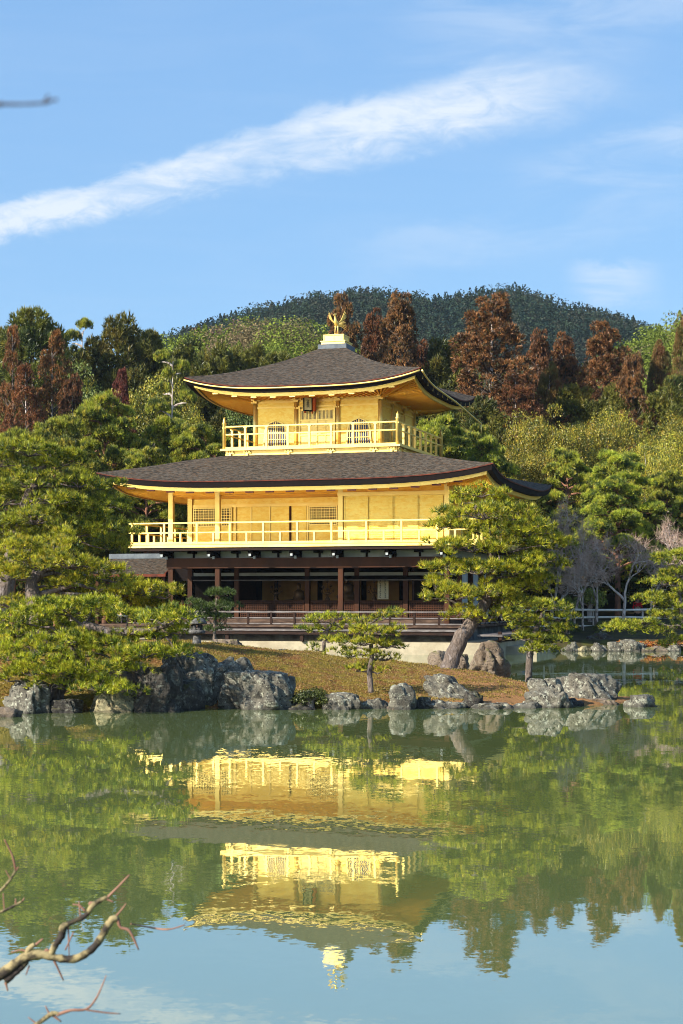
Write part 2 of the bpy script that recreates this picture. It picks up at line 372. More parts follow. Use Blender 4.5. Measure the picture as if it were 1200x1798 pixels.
# water
def water_mat():
    m, t, out = new_mat('pond_water')
    geo = t.new('ShaderNodeNewGeometry'); P = geo.outputs['Position']
    a = t.noise(t.mapv(P, (1, 1.6, 1)), 1.1, 3, .6, .6, out=1)
    b = t.noise(t.mapv(P, (1, 1.3, 1)), 5.0, 3, .55, .3, out=1)
    c = t.noise(t.mapv(P, (1, 1.2, 1)), 18.0, 2, .5, .0, out=1)
    patch = t.ramp(t.noise(P, .16, 3, .6, .5), .42, .62, .25, 1.25)
    def cen(v, k):
        q = t.new('ShaderNodeVectorMath', operation='SUBTRACT'); t.l.new(v, q.inputs[0]); q.inputs[1].default_value = (.5, .5, .5)
        r = t.new('ShaderNodeVectorMath', operation='SCALE'); t.l.new(q.outputs[0], r.inputs[0]); t.put(r.inputs['Scale'], k); return r.outputs[0]
    def add(u, v):
        q = t.new('ShaderNodeVectorMath', operation='ADD'); t.l.new(u, q.inputs[0]); t.put(q.inputs[1], v); return q.outputs[0]
    s = add(add(cen(a, .006), cen(b, t.m('MULTIPLY', patch, .015))), cen(c, t.m('MULTIPLY', patch, .014)))
    flat = t.new('ShaderNodeVectorMath', operation='MULTIPLY'); t.l.new(s, flat.inputs[0]); flat.inputs[1].default_value = (1, 1, 0)
    nrm = t.new('ShaderNodeVectorMath', operation='NORMALIZE'); t.l.new(add(flat.outputs[0], (0, 0, 1)), nrm.inputs[0])
    d = t.new('ShaderNodeBsdfDiffuse'); t.put(d.inputs[0], WATER_BODY)
    gl = t.new('ShaderNodeBsdfGlossy'); gl.inputs['Roughness'].default_value = .015; gl.inputs[0].default_value = WATER_TINT
    t.l.new(nrm.outputs[0], gl.inputs['Normal'])
    fr = t.new('ShaderNodeFresnel'); fr.inputs['IOR'].default_value = 1.45; t.l.new(nrm.outputs[0], fr.inputs['Normal'])
    fac = t.m('MINIMUM', t.m('MULTIPLY_ADD', fr.outputs[0], .58, .42), 1.0)
    ms = t.new('ShaderNodeMixShader'); t.put(ms.inputs[0], fac); t.l.new(d.outputs[0], ms.inputs[1]); t.l.new(gl.outputs[0], ms.inputs[2])
    t.l.new(ms.outputs[0], out.inputs[0]); return m
WATER_BODY = (.145, .190, .060, 1); WATER_TINT = (.93, .95, .95, 1)
M['water'] = water_mat()
mb = MB(); mb.add([(-300, -20, 0), (300, -20, 0), (300, 78, 0), (-300, 78, 0)], [(0, 1, 2, 3)])
tag(mb.build('pond_water', M['water']), kind='structure')

# island: front shore, back shore, crest
def wx(xp, Y): return (xp-600)*Y/F
ifx = np.array([-14, -9, -6.7, -4.5, -2.3, 0, 1.8, 3.3, 4.4, 5.4, 6.0, 6.3])
ify = np.array([31.5, 31.4, 31.6, 32.5, 33.1, 33.2, 33.25, 33.3, 33.5, 34.0, 34.9, 35.8])
iby = np.array([47, 47, 47, 47, 46.5, 46, 45.5, 44.0, 41.5, 39.2, 37.8, 36.6])
def island(X, Y):
    X = np.asarray(X, float); Y = np.asarray(Y, float)
    f = np.interp(X, ifx, ify)+(fbm(X, Y, 1.3, 21)-.5)*.5; b = np.interp(X, ifx, iby)+(fbm(X, Y, 1.5, 22)-.5)*.6
    d1 = Y-f; d2 = b-Y; d3 = np.minimum((6.35-X)*1.2, (X+13.2)*.6)
    crest = np.interp(X, [-14, -5, -3.2, -2.2, -.5, 1, 2.6, 4, 5.2, 6.3], [1.05, 1.1, 1.05, .92, .80, .64, .48, .36, .26, .10])
    fr = .22*sstep(0, .35, d1)+.78*sstep(.2, np.interp(X, [-6, -3, 0, 3], [3.5, 5.0, 8.0, 6.5]), d1)
    h = crest*fr*sstep(0, 5.0, d2)*sstep(0, .7, d3)
    h = h+(fbm(X, Y, 1.1, 23)-.5)*.16*sstep(0, 1, d1)+(fbm(X, Y, .3, 24)-.5)*.11*sstep(0, .4, d1)
    out = np.minimum(np.minimum(d1, d2), d3)
    return np.where(out < 0, np.maximum(-.5, out*.9), h+.02)
def moss_mat():
    m, t, out = new_mat('mossy_island_ground')
    geo = t.new('ShaderNodeNewGeometry'); P = geo.outputs['Position']
    col = t.mix(t.ramp(t.noise(P, .9, 6, .65, .5), .40, .58), (.22, .155, .022), (.20, .085, .028))
    col = t.mix(t.ramp(t.noise(P, 2.6, 6, .65), .50, .62), col, (.24, .185, .022))
    sp = t.new('ShaderNodeSeparateXYZ'); t.l.new(P, sp.inputs[0])
    needle = t.m('MULTIPLY', t.ramp(t.m('ADD', sp.outputs[0], t.m('MULTIPLY', t.noise(P, .8, 4, .6), 2.5)), 2.2, 4.2), .85)
    col = t.mix(needle, col, (.34, .165, .075))
    col = t.mix(t.ramp(t.noise(P, 7, 6, .7), .56, .66), col, (.045, .035, .010))
    col = t.mix(t.ramp(t.noise(P, 22, 4, .7), .52, .66), col, (.38, .25, .09))
    p = t.new('ShaderNodeBsdfPrincipled'); t.put(p.inputs['Base Color'], col); p.inputs['Roughness'].default_value = .95; p.inputs['Specular IOR Level'].default_value = .1
    b = t.new('ShaderNodeBump'); b.inputs['Distance'].default_value = .12; t.put(b.inputs['Height'], t.noise(P, 9, 9, .75, .3)); t.l.new(b.outputs[0], p.inputs['Normal'])
    t.l.new(p.outputs[0], out.inputs[0]); return m
M['moss'] = moss_mat()
xs = np.linspace(-14, 6.7, 330); ys = np.concatenate([np.linspace(30.4, 36, 110), np.linspace(36.1, 53, 120)])
tag(link('island_ground', grid_mesh('island_ground', xs, ys, island, M['moss'])), kind='structure')

# ------------------------------------------------------------------ rocks
import bmesh
_ico = {}
def ico(n):
    if n not in _ico:
        bm = bmesh.new(); bmesh.ops.create_icosphere(bm, subdivisions=n, radius=1); bm.verts.ensure_lookup_table()
        _ico[n] = (np.array([v.co[:] for v in bm.verts]), np.array([[v.index for v in f.verts] for f in bm.faces])); bm.free()
    return _ico[n]
def vn3(P, s, seed):
    return (vnoise(P[:, 0]+P[:, 2]*.7, P[:, 1]+P[:, 2]*1.3, s, seed)+vnoise(P[:, 1]+P[:, 0]*.6+7, P[:, 2]+P[:, 0]*.9, s, seed+5))*.5
def rock_mesh(name, sx_, sy_, sz_, seed, mat, lean=0.0, n=5, flat=.35):
    V, Fc = ico(n); r = np.random.default_rng(seed); P = V.copy()
    # cut facets: planes clip the ball into an angular block
    for i in range(12):
        d = r.normal(size=3); d /= np.linalg.norm(d); c = r.uniform(.55, .86)
        t = P@d; over = np.maximum(t-c, 0); P = P-np.outer(over*.93, d)
    rad = 1+.20*(vn3(P, .9, seed)-.5)+.16*(vn3(P, .35, seed+1)-.5)+.09*(vn3(P, .14, seed+2)-.5)
    ridge = np.abs(vn3(P, .45, seed+3)-.5)*2; rad = rad-.24*(1-ridge)**4
    rad = rad+.05*(vn3(P, .07, seed+7)-.5)-.15*(1-np.abs(vn3(P*np.array([1, 1, .45]), .17, seed+9)-.5)*2)**5
    P = P*rad[:, None]
    P[:, 2] = np.minimum(P[:, 2], .62+.25*(P[:, 2]-.62))
    P = P/np.array([np.abs(P[:, 0]).max(), np.abs(P[:, 1]).max(), P[:, 2].max()])
    P[:, 2] = np.where(P[:, 2] < 0, P[:, 2]*.6, P[:, 2])
    P = P*np.array([sx_, sy_, sz_]); P[:, 0] += P[:, 2]*lean
    return fast_mesh(name, P, Fc, 3, mat, False)
def rock(x, ybase, w, h, label, mat='rock', Y=None, lean=0.0, dep=.8, seed=None, group='rocks along the island shore', z0=None, cat='rock', ztop_extra=0):
    """x centre, ybase photo row of the foot, w,h in photo pixels"""
    if Y is None: Y = F*CAMZ/(ybase-HOR)
    s = Y/F; c = px(x, ybase, Y); sd = seed or int(x*7+ybase)
    hz = h*s; wz = w*s/2*1.16
    me = rock_mesh('rock', wz, wz*dep, hz*1.08, sd, M[mat], lean, 5 if w > 60 else 4)
    o = link('rock', me); zb = c.z if z0 is None else z0
    o.location = (c.x, Y+wz*dep*.6, zb-.03); o.rotation_euler = (0, 0, 0)
    tag(o, label, cat, group); return o
rock(38, 1250, 95, 62, 'pale grey lichen rock at the far left waterline beside a leaning pine foot', 'rock', 31.6, z0=-.05)
rock(8, 1262, 60, 24, 'low flat brown stone in the left corner of the shore', 'rock_warm', 30.6, z0=-.05)
rock(112, 1252, 66, 30, 'small dark rock in the shade under the lowest left pine', 'rock_dark', 31.6, z0=-.05)
rock(190, 1247, 90, 54, 'smooth ochre stone catching sun at the waterline left of the dark rock', 'rock_ochre', 31.9, z0=-.05)
rock(262, 1250, 118, 82, 'dark wedge-shaped rock at the waterline left of the biggest boulder', 'rock_dark', 32.0, z0=-.05, lean=.25)
rock(228, 1215, 80, 52, 'brown rock half covered by low pine twigs above the ochre stone', 'rock_warm', 33.6)
rock(345, 1238, 180, 104, 'largest rugged grey boulder of the island shore, below the stone lantern', 'rock', 33.2, z0=-.05, dep=.6, seed=77)
rock(310, 1246, 90, 60, 'dark cracked rock at the foot of the largest boulder', 'rock_dark', 32.4, z0=-.05)
rock(452, 1246, 140, 70, 'broad grey boulder with flat top left of the dark round bush', 'rock', 32.7, z0=-.05, seed=1302)
rock(604, 1247, 72, 34, 'low craggy rock just right of the dark round bush', 'rock', 32.7, z0=-.05)
rock(660, 1245, 52, 24, 'small low rock between the craggy rock and the upright one', 'rock', 32.9, z0=-.05)
rock(707, 1247, 50, 50, 'upright squarish grey rock at the shore in front of the little pine', 'rock', 32.6, z0=-.05, seed=515)
rock(745, 1244, 36, 26, 'small dark stone tucked right of the upright rock', 'rock_dark', 33.0, z0=-.05)
rock(800, 1226, 78, 46, 'slanting grey slab leaning left on the orange needle slope', 'rock', 33.9, lean=-.5, z0=.10, seed=91)
rock(832, 1238, 34, 30, 'dark pointed stone at the lower end of the slanting slab', 'rock_dark', 33.2, z0=0)
rock(778, 1246, 76, 20, 'flat waterline stone below the slanting slab', 'rock', 32.9, z0=-.05)
rock(868, 1245, 70, 17, 'thin pale waterline ledge, left one of two between slab and big right rocks', 'rock', 32.75, z0=-.05)
rock(925, 1244, 56, 16, 'thin pale waterline ledge touching the big right rock', 'rock', 33.0, z0=-.05)
rock(975, 1243, 104, 54, 'big pale green-grey rock at the right end of the island, front one', 'rock', 33.2, z0=-.05, seed=640)
rock(1040, 1226, 104, 50, 'big rounded rock at the right end of the island, behind the pale one', 'rock', 34.9, z0=.0, seed=222)
rock(690, 1247, 26, 12, 'little flat stone against the left foot of the upright rock', 'rock_warm', 32.7, z0=-.05)
rock(632, 1248, 40, 12, 'low brown waterline stone right of the craggy rock', 'rock_warm', 32.8, z0=-.05)
rock(528, 1249, 50, 18, 'dark waterline stone under the round bush', 'rock_dark', 32.6, z0=-.05)
rock(1005, 1244, 60, 20, 'low stone joining the pale rock and the rounded rock at the waterline', 'rock_dark', 33.6, z0=-.05)
rock(1060, 1240, 66, 16, 'low reddish ledge at the island tip by the water', 'rock_warm', 34.2, z0=-.05)
rock(1131, 1242, 60, 26, 'lone low rock standing in open water right of the island', 'rock', 33.4, z0=-.04, seed=88)
rock(1085, 1239, 26, 5, 'tiny flat stone barely above water between island tip and lone rock', 'rock', 33.8, z0=-.03)
rock(853, 1168, 84, 50, 'large brown-grey boulder with dark right side behind the leaning pine trunk', 'rock_warm', 41.0, lean=.25, seed=31, z0=.42)
rock(772, 1152, 42, 30, 'rounded pinkish boulder left of the leaning pine trunk', 'rock_warm', 44, z0=.35)
rock(808, 1152, 34, 26, 'small brown stone right behind the leaning pine trunk', 'rock_warm', 43.5, z0=.35)
rock(400, 1142, 62, 26, 'mossy brown mound of stone beside the lantern', 'rock_warm', 43, z0=.75)
rock(500, 1143, 32, 16, 'small upright grey stone behind the moss slope', 'rock', 44, z0=.62)
rock(322, 1142, 34, 18, 'pale stone at the foot of the lantern', 'rock', 43, z0=.8)
rock(560, 1146, 26, 10, 'flat grey stone beside the second little pine', 'rock', 43.5, z0=.6)
# far bank, right
fb = [(945, 1132, 26, 22, 'rock'), (968, 1133, 30, 12, 'rock_warm'), (1003, 1140, 26, 26, 'rock'), (985, 1120, 22, 16, 'rock_dark'), (1028, 1139, 24, 17, 'rock_ochre'), (1050, 1143, 30, 24, 'rock'),
      (1040, 1124, 26, 14, 'rock_dark'), (1063, 1122, 40, 22, 'rock_dark'), (1085, 1143, 24, 26, 'rock'), (1108, 1144, 40, 32, 'rock'), (1128, 1140, 22, 20, 'rock'), (1140, 1144, 26, 14, 'rock_warm'), (1160, 1142, 28, 16, 'rock_warm'),
      (1183, 1143, 26, 24, 'rock'), (1198, 1130, 22, 20, 'rock_dark'), (975, 1153, 18, 14, 'rock_ochre')]
fl = ['pale rock at the left end of the far bank under the drooping pine', 'flat brown stepping stone at the far bank', 'tall narrow grey rock of the far bank with white streaks', 'small dark rock by the gravel patch',
      'squat pale block in the far bank row', 'rounded light grey rock in the middle of the far bank row', 'dark low rock behind the far bank row, left one', 'dark low rock behind the far bank row, below the leafy sprig', 'narrow grey rock of the far bank beside the widest one',
      'widest pale rock of the far bank row', 'small rock leaning against the widest far bank rock', 'brown stone in the reddish plants of the far bank', 'warm brown stone in orange plants, second from the right edge', 'grey rock in orange plants at the right edge',
      'dark rock at the right edge above the waterline', 'white pointed stone standing in the water before the far bank']
for (x, y, w, h, mt_), lb in zip(fb, fl):
    rock(x, y, w*1.25, h*.72, lb, mt_, 68.3 if y > 1130 else 70.5, z0=-.05 if y > 1130 else .35, group='rocks along the far bank')
# ------------------------------------------------------------------ the golden pavilion
TH = 17.0
pav = empty('golden_pavilion', (-.22, 72.0, 0), R(-TH))
tag(pav, 'three-storey golden pavilion with bark roofs and dark open ground floor standing at the pond', 'pavilion')
P_ = pav
# stone base and foundation
mb = MB(); mb.box(-8.0, 8.4, -6.45, 6.8, -1.2, .48); mb.box(8.4, 9.6, -4.5, 0, -1.2, .30); mb.build('stone_base', M['cream_stone'], P_)
mb = MB(); mb.box(-6.6, 6.6, -5.0, 5.2, .48, 1.02); mb.build('foundation_wall', M['stone_grey'], P_)
# lower step deck
mb = MB(); mb.box(-7.5, 7.5, -6.75, -5.85, .90, .97); mb.box(7.6, 8.6, -6.3, 5.5, .72, .79); st = mb.build('step_deck', M['rail_wood'], P_)
mb = MB(); mb.box(-7.45, 7.45, -6.70, -6.58, .76, .897); mb.box(8.46, 8.56, -6.25, 5.45, .58, .717); mb.build('fascia_beam', M['dark_wood'], st)
pm = MB().box(-.07, .07, -.07, .07, 0, .42).mesh('post', M['dark_wood'])
copies(pm, 'post', st, [(u, -6.55, .48) for u in (-7.2, -5.7, -2.55, .6, 3.7, 6.9)]+[(8.4, v, .48) for v in (-5.8, -3, 0, 3)])
# veranda deck
mb = MB(); mb.box(-7.05, 7.05, -5.80, 6.0, 1.03, 1.12); dk = mb.build('veranda_deck', M['grey_wood'], P_)
mb = MB(); mb.box(-7.0, 7.0, -5.76, -5.60, .98, 1.027); mb.box(6.85, 7.0, -5.6, 5.9, .98, 1.027); mb.build('edge_beam', M['dark_wood'], dk)
# ground floor railing
def railing(name, u0, u1, v0, v1, z0, levels, mat, postmesh, n_u, n_v, over, w=.05, sides='SEWN', skip=()):
    mb = MB()
    for z, ww in levels:
        if 'S' in sides: mb.bar((u0-over, v0, z), (u1+over, v0, z), ww)
        if 'N' in sides: mb.bar((u0-over, v1, z), (u1+over, v1, z), ww)
        if 'E' in sides: mb.bar((u1, v0-over, z+.004), (u1, v1+over, z+.004), ww)
        if 'W' in sides: mb.bar((u0, v0-over, z+.004), (u0, v1+over, z+.004), ww)
    r = mb.build(name, mat, P_); spots = []
    for i in range(n_u+1):
        u = u0+(u1-u0)*i/n_u
        if 'S' in sides: spots.append((u, v0, z0))
        if 'N' in sides: spots.append((u, v1, z0))
    for i in range(1, n_v):
        v = v0+(v1-v0)*i/n_v
        if 'E' in sides: spots.append((u1, v, z0))
        if 'W' in sides: spots.append((u0, v, z0))
    copies(postmesh, 'post', r, spots); return r
pm = MB().box(-.04, .04, -.04, .04, 0, .50).mesh('post', M['dark_wood'])
railing('veranda_railing', -6.95, 6.95, -5.68, 5.9, 1.12, [(1.645, .065), (1.40, .045), (1.17, .05)], M['rail_wood'], pm, 14, 12, .12, sides='SE')
# inner floor
mb = MB(); mb.box(-6.05, 6.05, -4.30, 5.0, 1.12, 1.32); mb.build('inner_floor', M['grey_wood'], P_)
# ground floor columns
for (u, v) in [(-5.95, -4.25), (-3.85, -4.25), (1.51, -4.25), (5.95, -4.25), (5.95, -2.12), (5.95, 0), (5.95, 2.12), (5.95, 4.25), (-5.95, 2.12), (-5.95, 4.25), (-3.8, -2.12), (-5.95, -2.12), (-.62, -2.12), (1.57, -2.12), (3.68, -2.12)]:
    w = .10 if v < -4 else .10
    MB().box(u-w, u+w, v-w, v+w, 1.12, 3.82).build('column', M['red_wood'], P_)
# beams
MB().box(-6.1, 6.1, -4.42, -4.10, 3.44, 3.86).build('lintel_beam', M['red_wood'], P_)
MB().box(5.82, 6.12, -4.08, 4.4, 3.46, 3.84).build('lintel_beam', M['red_wood'], P_)
MB().box(-6.12, -5.82, -4.08, 4.4, 3.46, 3.84).build('lintel_beam', M['red_wood'], P_)
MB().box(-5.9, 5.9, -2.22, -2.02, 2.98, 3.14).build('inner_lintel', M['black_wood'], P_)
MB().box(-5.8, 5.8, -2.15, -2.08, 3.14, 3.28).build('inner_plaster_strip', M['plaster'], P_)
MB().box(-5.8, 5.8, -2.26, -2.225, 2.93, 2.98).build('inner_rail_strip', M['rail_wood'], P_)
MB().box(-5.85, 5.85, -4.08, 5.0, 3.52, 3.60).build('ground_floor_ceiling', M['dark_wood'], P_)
# frieze of white plaster with struts
fz = MB().box(-6.0, 6.0, -4.30, -4.20, 3.86, 4.14).build('plaster_frieze', M['plaster'], P_)
MB().box(5.90, 5.98, -4.19, 4.3, 3.86, 4.14).build('plaster_frieze', M['plaster'], P_)
MB().box(-5.98, -5.90, -4.19, 4.3, 3.86, 4.14).build('plaster_frieze', M['plaster'], P_)
cols2 = [-5.95, -3.85, -2.06, -.275, 1.51, 3.73, 5.95]
bmesh_dark = MB()
bmesh_dark.box(-.13, .13, -.05, .06, -.02, .27).box(-.07, .07, -.95, -.05, .10, .26).box(-.22, .22, -.42, -.30, .02, .14).box(-.09, .09, -1.0, -.62, .14, .27)
bd = bmesh_dark.mesh('bracket', M['black_wood'])
tipm = MB().box(-.05, .05, -.99, -.955, .04, .18).box(-.045, .045, -.47, -.425, -.06, .06).mesh('bracket_tip', M['plaster'])
for u in cols2:
    b = link('bracket', bd, fz, (u, -4.31, 3.87)); link('bracket_tip', tipm, b, (0, 0, 0))
sm_ = MB().box(-.04, .04, -.03, .03, 0, .27).box(-.16, .16, -.34, -.03, .17, .26).mesh('strut', M['black_wood'])
copies(sm_, 'strut', fz, [((a+b)/2, -4.33, 3.87) for a, b in zip(cols2, cols2[1:])])
# interior: back wall with amber panels, dark bays, low lattice screens
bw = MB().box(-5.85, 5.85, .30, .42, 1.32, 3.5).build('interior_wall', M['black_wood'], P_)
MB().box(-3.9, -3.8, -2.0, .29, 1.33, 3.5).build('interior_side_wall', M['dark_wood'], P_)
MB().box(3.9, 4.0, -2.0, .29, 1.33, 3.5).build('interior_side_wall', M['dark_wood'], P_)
for a, b in [(-3.5, -2.95), (-2.75, -.95), (-.7, .05), (.18, 1.05), (1.3, 2.75), (2.95, 3.7)]:
    MB().box(a, b, .22, .29, 1.9, 3.1).build('painted_panel', M['amber'], bw)
def lattice(u0, u1, z0, z1, v, n, mz, mat, name='lattice_screen', back=None, w=.022, parent=P_, frame=.05):
    mb = MB()
    for i in range(1, n):
        u = u0+(u1-u0)*i/n; mb.box(u-w/2, u+w/2, v-.02, v, z0+frame, z1-frame)
    for j in range(1, mz):
        z = z0+(z1-z0)*j/mz; mb.box(u0+frame, u1-frame, v-.032, v-.022, z-w/2, z+w/2)
    mb.box(u0, u0+frame, v-.04, v+.02, z0, z1).box(u1-frame, u1, v-.04, v+.02, z0, z1)
    mb.box(u0+frame, u1-frame, v-.04, v+.02, z0, z0+frame).box(u0+frame, u1-frame, v-.04, v+.02, z1-frame, z1)
    o = mb.build(name, mat, parent)
    if back: MB().box(u0+.03, u1-.03, v+.022, v+.035, z0+.03, z1-.03).build('backing', back, o)
    return o
for a, b in [(-3.66, -.76), (-.48, 1.43), (1.71, 3.54), (3.82, 5.8)]:
    lattice(a, b, 1.34, 2.10, -2.12, int((b-a)/.1), 8, M['red_wood'], 'low_lattice_screen', M['dark_wood'], .035)
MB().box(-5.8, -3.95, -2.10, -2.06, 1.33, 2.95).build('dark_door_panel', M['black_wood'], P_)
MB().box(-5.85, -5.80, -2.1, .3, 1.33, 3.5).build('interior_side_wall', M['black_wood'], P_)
MB().box(5.80, 5.85, -2.0, 4.2, 1.33, 3.45).build('white_side_wall', M['plaster'], P_)

# ---- roofs
def roof(name, Po, Qo, pi, qi, prof, lift, lp, nS=26, nT=60, th=.22, mat='bark_roof', lip='red_edge', cut=None):
    """prof: list of (s, z) from inner s=0 to outer s=1. Four curved slopes with upturned corners."""
    S = np.linspace(0, 1, nS); pz = np.interp(S, [a for a, _ in prof], [b for _, b in prof])
    k = np.array([.25, .5, .25])
    for _ in range(3): pz[1:-1] = np.convolve(pz, k, 'valid')
    T = np.linspace(-1, 1, nT)
    def pt(side, t, s, dz=0.0, ins=0.0):
        P = pi+(Po-pi)*s; Q = qi+(Qo-qi)*s; z = np.interp(s, S, pz)+lift*s**2*abs(t)**lp+dz
        P -= ins; Q -= ins
        return {'S': (t*P, -Q, z), 'E': (P, t*Q, z), 'N': (-t*P, Q, z), 'W': (-P, -t*Q, z)}[side]
    top = MB(); edge = MB(); lp_ = MB()
    for side in 'SENW':
        vs = [pt(side, t, s) for s in S for t in T]
        fs = [(i*nT+j, (i+1)*nT+j, (i+1)*nT+j+1, i*nT+j+1) for i in range(nS-1) for j in range(nT-1)]
        top.add(vs, fs, True)
        # lip, then the dark cut edge stepping inward
        for m_, a, b, ia, ib in ((lp_, 0.0, -.045, 0, 0.0), (edge, -.045, -.045-th, .03, .06), (edge, -.045-th, -.045-th, .06, .42)):
            vs = [pt(side, t, 1, a, ia) for t in T]+[pt(side, t, 1, b, ib) for t in T]
            m_.add(vs, [(j+1, j, nT+j, nT+j+1) for j in range(nT-1)])
        vs = [pt(side, t, 1, -.045, 0) for t in T]+[pt(side, t, 1, -.045, .03) for t in T]
        lp_.add(vs, [(j+1, j, nT+j, nT+j+1) for j in range(nT-1)])
    # underside closes the shell
    rf = top.build(name, M[mat], P_); edge.build('cut_edge', M['bark_edge'], rf); lp_.build('edge_lip', M[lip], rf)
    return rf, pt
def eaves(rf, pt, wallP, wallQ, zwall, th, lift_fn, board=.16, inset=.30, nT=60, rafters=(44, 34), rz=.06):
    """golden fascia board and soffit with rafters running from the wall to the eave"""
    T = np.linspace(-1, 1, nT); fas = MB(); sof = MB(); raf = MB()
    for side in 'SENW':
        a = [pt(side, t, 1, -.045-th, inset) for t in T]; b = [pt(side, t, 1, -.045-th-board, inset+.02) for t in T]
        c = [pt(side, t, 1, -.045-th-board, inset+.10) for t in T]
        fas.add(a+b+c, [(j+1, j, nT+j, nT+j+1) for j in range(nT-1)]+[(nT+j+1, nT+j, 2*nT+j, 2*nT+j+1) for j in range(nT-1)])
        # soffit: from fascia top to the wall line
        ins = [pt(side, t, 1, -.045-th-board*.35, inset+.08) for t in T]
        def wl(t, dz=0, out=0):
            P, Q = wallP+out, wallQ+out
            return {'S': (t*P, -Q, zwall+dz), 'E': (P, t*Q, zwall+dz), 'N': (-t*P, Q, zwall+dz), 'W': (-P, -t*Q, zwall+dz)}[side]
        w_ = [wl(t) for t in T]; mid = [tuple((np.array(p)*.5+np.array(q)*.5)+np.array((0, 0, -.02))) for p, q in zip(ins, w_)]
        sof.add(ins+mid+w_, [(k*nT+j, k*nT+j+1, (k+1)*nT+j+1, (k+1)*nT+j) for k in range(2) for j in range(nT-1)])
        n = rafters[0] if side in 'SN' else rafters[1]
        for i in range(n+1):
            t = -1+2*i/n; t *= .985
            p = Vector(pt(side, t, 1, -.045-th-board*.35-rz*.5-.012, inset+.13)); q = Vector(wl(t*1.0, -rz*.5-.012))
            # parallel rafters
            Wd = (wallP if side in 'SN' else wallQ)
            lat = p.x if side in 'SN' else p.y
            if side in 'SN': q.x = max(-Wd, min(Wd, lat)) if abs(lat) <= Wd else math.copysign(Wd, lat)
            else: q.y = max(-Wd, min(Wd, lat)) if abs(lat) <= Wd else math.copysign(Wd, lat)
            if abs(lat) > Wd:   # fan rafters end on the hip
                kk = 1-(abs(lat)-Wd)/((Vector(pt(side, 1, 1)).x if side == 'S' else abs(Vector(pt(side, 1, 1)).y if side in 'EW' else Vector(pt(side, 1, 1)).x))-Wd+1e-6)
                q = p.lerp(q, max(.12, kk))
            raf.bar(p, q, .055, rz)
    # hip beams
    for a, b in (('S', 1), ('E', 1), ('N', 1), ('W', 1)):
        p = Vector(pt(a, b, 1, -.045-th-board*.6-.03, inset+.12)); q = Vector({'S': (wallP, -wallQ, zwall-.10), 'E': (wallP, wallQ, zwall-.10), 'N': (-wallP, wallQ, zwall-.10), 'W': (-wallP, -wallQ, zwall-.10)}[a])
        raf.bar(q, p, .13, .14)
    fas.build('eave_fascia', M['gold'], rf); s = sof.build('soffit', M['gold_bounce_tint'], rf); raf.build('rafters', M['gold_bounce_tint'], s)

# lower (main) roof, over the second storey
rf1, pt1 = roof('main_roof', 8.3, 6.6, 3.6, 3.6, [(0, 8.20), (.30, 7.93), (.6, 7.50), (1, 6.90)], .47, 4.2, nT=80)
eaves(rf1, pt1, 5.95, 4.25, 6.82, .22, None, .15, .30, 80, (72, 56))
# upper roof
rf2, pt2 = roof('upper_roof', 5.05, 5.05, .62, .62, [(0, 12.96), (.22, 12.40), (.43, 11.93), (.72, 11.35), (1, 10.86)], .50, 3.4, nT=70)
eaves(rf2, pt2, 2.75, 2.75, 10.62, .22, None, .14, .30, 70, (44, 44))
# gutters of the upper roof
T = np.linspace(-.985, .985, 30)
mb = MB(); mb.tube([tuple(Vector(pt2('S', t, 1, -.11, -.06))) for t in T], .035, 6); mb.build('gutter', M['gold'], rf2)
mb = MB(); a = [Vector(pt2('E', t, 1, -.11, -.06)) for t in np.linspace(-.985, -.35, 12)]; mb.tube(a+[Vector((5.12, 1.0, 10.62)), Vector((5.15, 5.9, 10.18))], .04, 6); mb.tube([(5.15, 5.85, 10.2), (5.15, 5.85, 9.75)], .035, 6); mb.build('gutter', M['gold'], rf2)
# thin dark clips under the main eave
cl = MB().box(-.17, .17, -.04, .04, -.03, .03).mesh('eave_clip', M['red_edge'])
copies(cl, 'eave_clip', rf1, [tuple(Vector(pt1('S', (-.86+1.72*i/16), 1, -.045-.22-.15-.035, .33))) for i in range(17)])
cl = MB().box(-.12, .12, -.03, .03, -.025, .025).mesh('eave_clip', M['gold'])
copies(cl, 'eave_clip', rf2, [tuple(Vector(pt2('S', (-.8+1.6*i/9), 1, -.045-.22-.14-.03, .33))) for i in range(10)])
hk = MB().box(-.012, .012, -.012, .012, -.20, 0).mesh('gutter_hanger', M['gold'])
copies(hk, 'gutter_hanger', rf2, [tuple(Vector(pt2('E', (-.9+1.7*i/10), 1, -.06, .05))) for i in range(11)])
# finial base
fb_ = MB().box(-.64, .64, -.64, .64, 12.90, 13.15).build('finial_base', M['lead'], P_)
MB().box(-.53, .53, -.53, .53, 13.15, 13.31).box(-.57, .57, -.57, .57, 13.27, 13.305).build('plinth_step', M['gold'], fb_)
g_ = MB().box(-.43, .43, -.43, .43, 13.31, 13.55)
for s_ in (-1, 1):
    for k in (-.43, 0, .43): g_.box(k-.02, k+.02, s_*.44-.008, s_*.44+.008, 13.315, 13.545).box(s_*.44-.008, s_*.44+.008, k*.95-.02, k*.95+.02, 13.315, 13.545)
g_.box(-.46, .46, -.46, .46, 13.55, 13.585); g_.build('plinth', M['gold'], fb_)
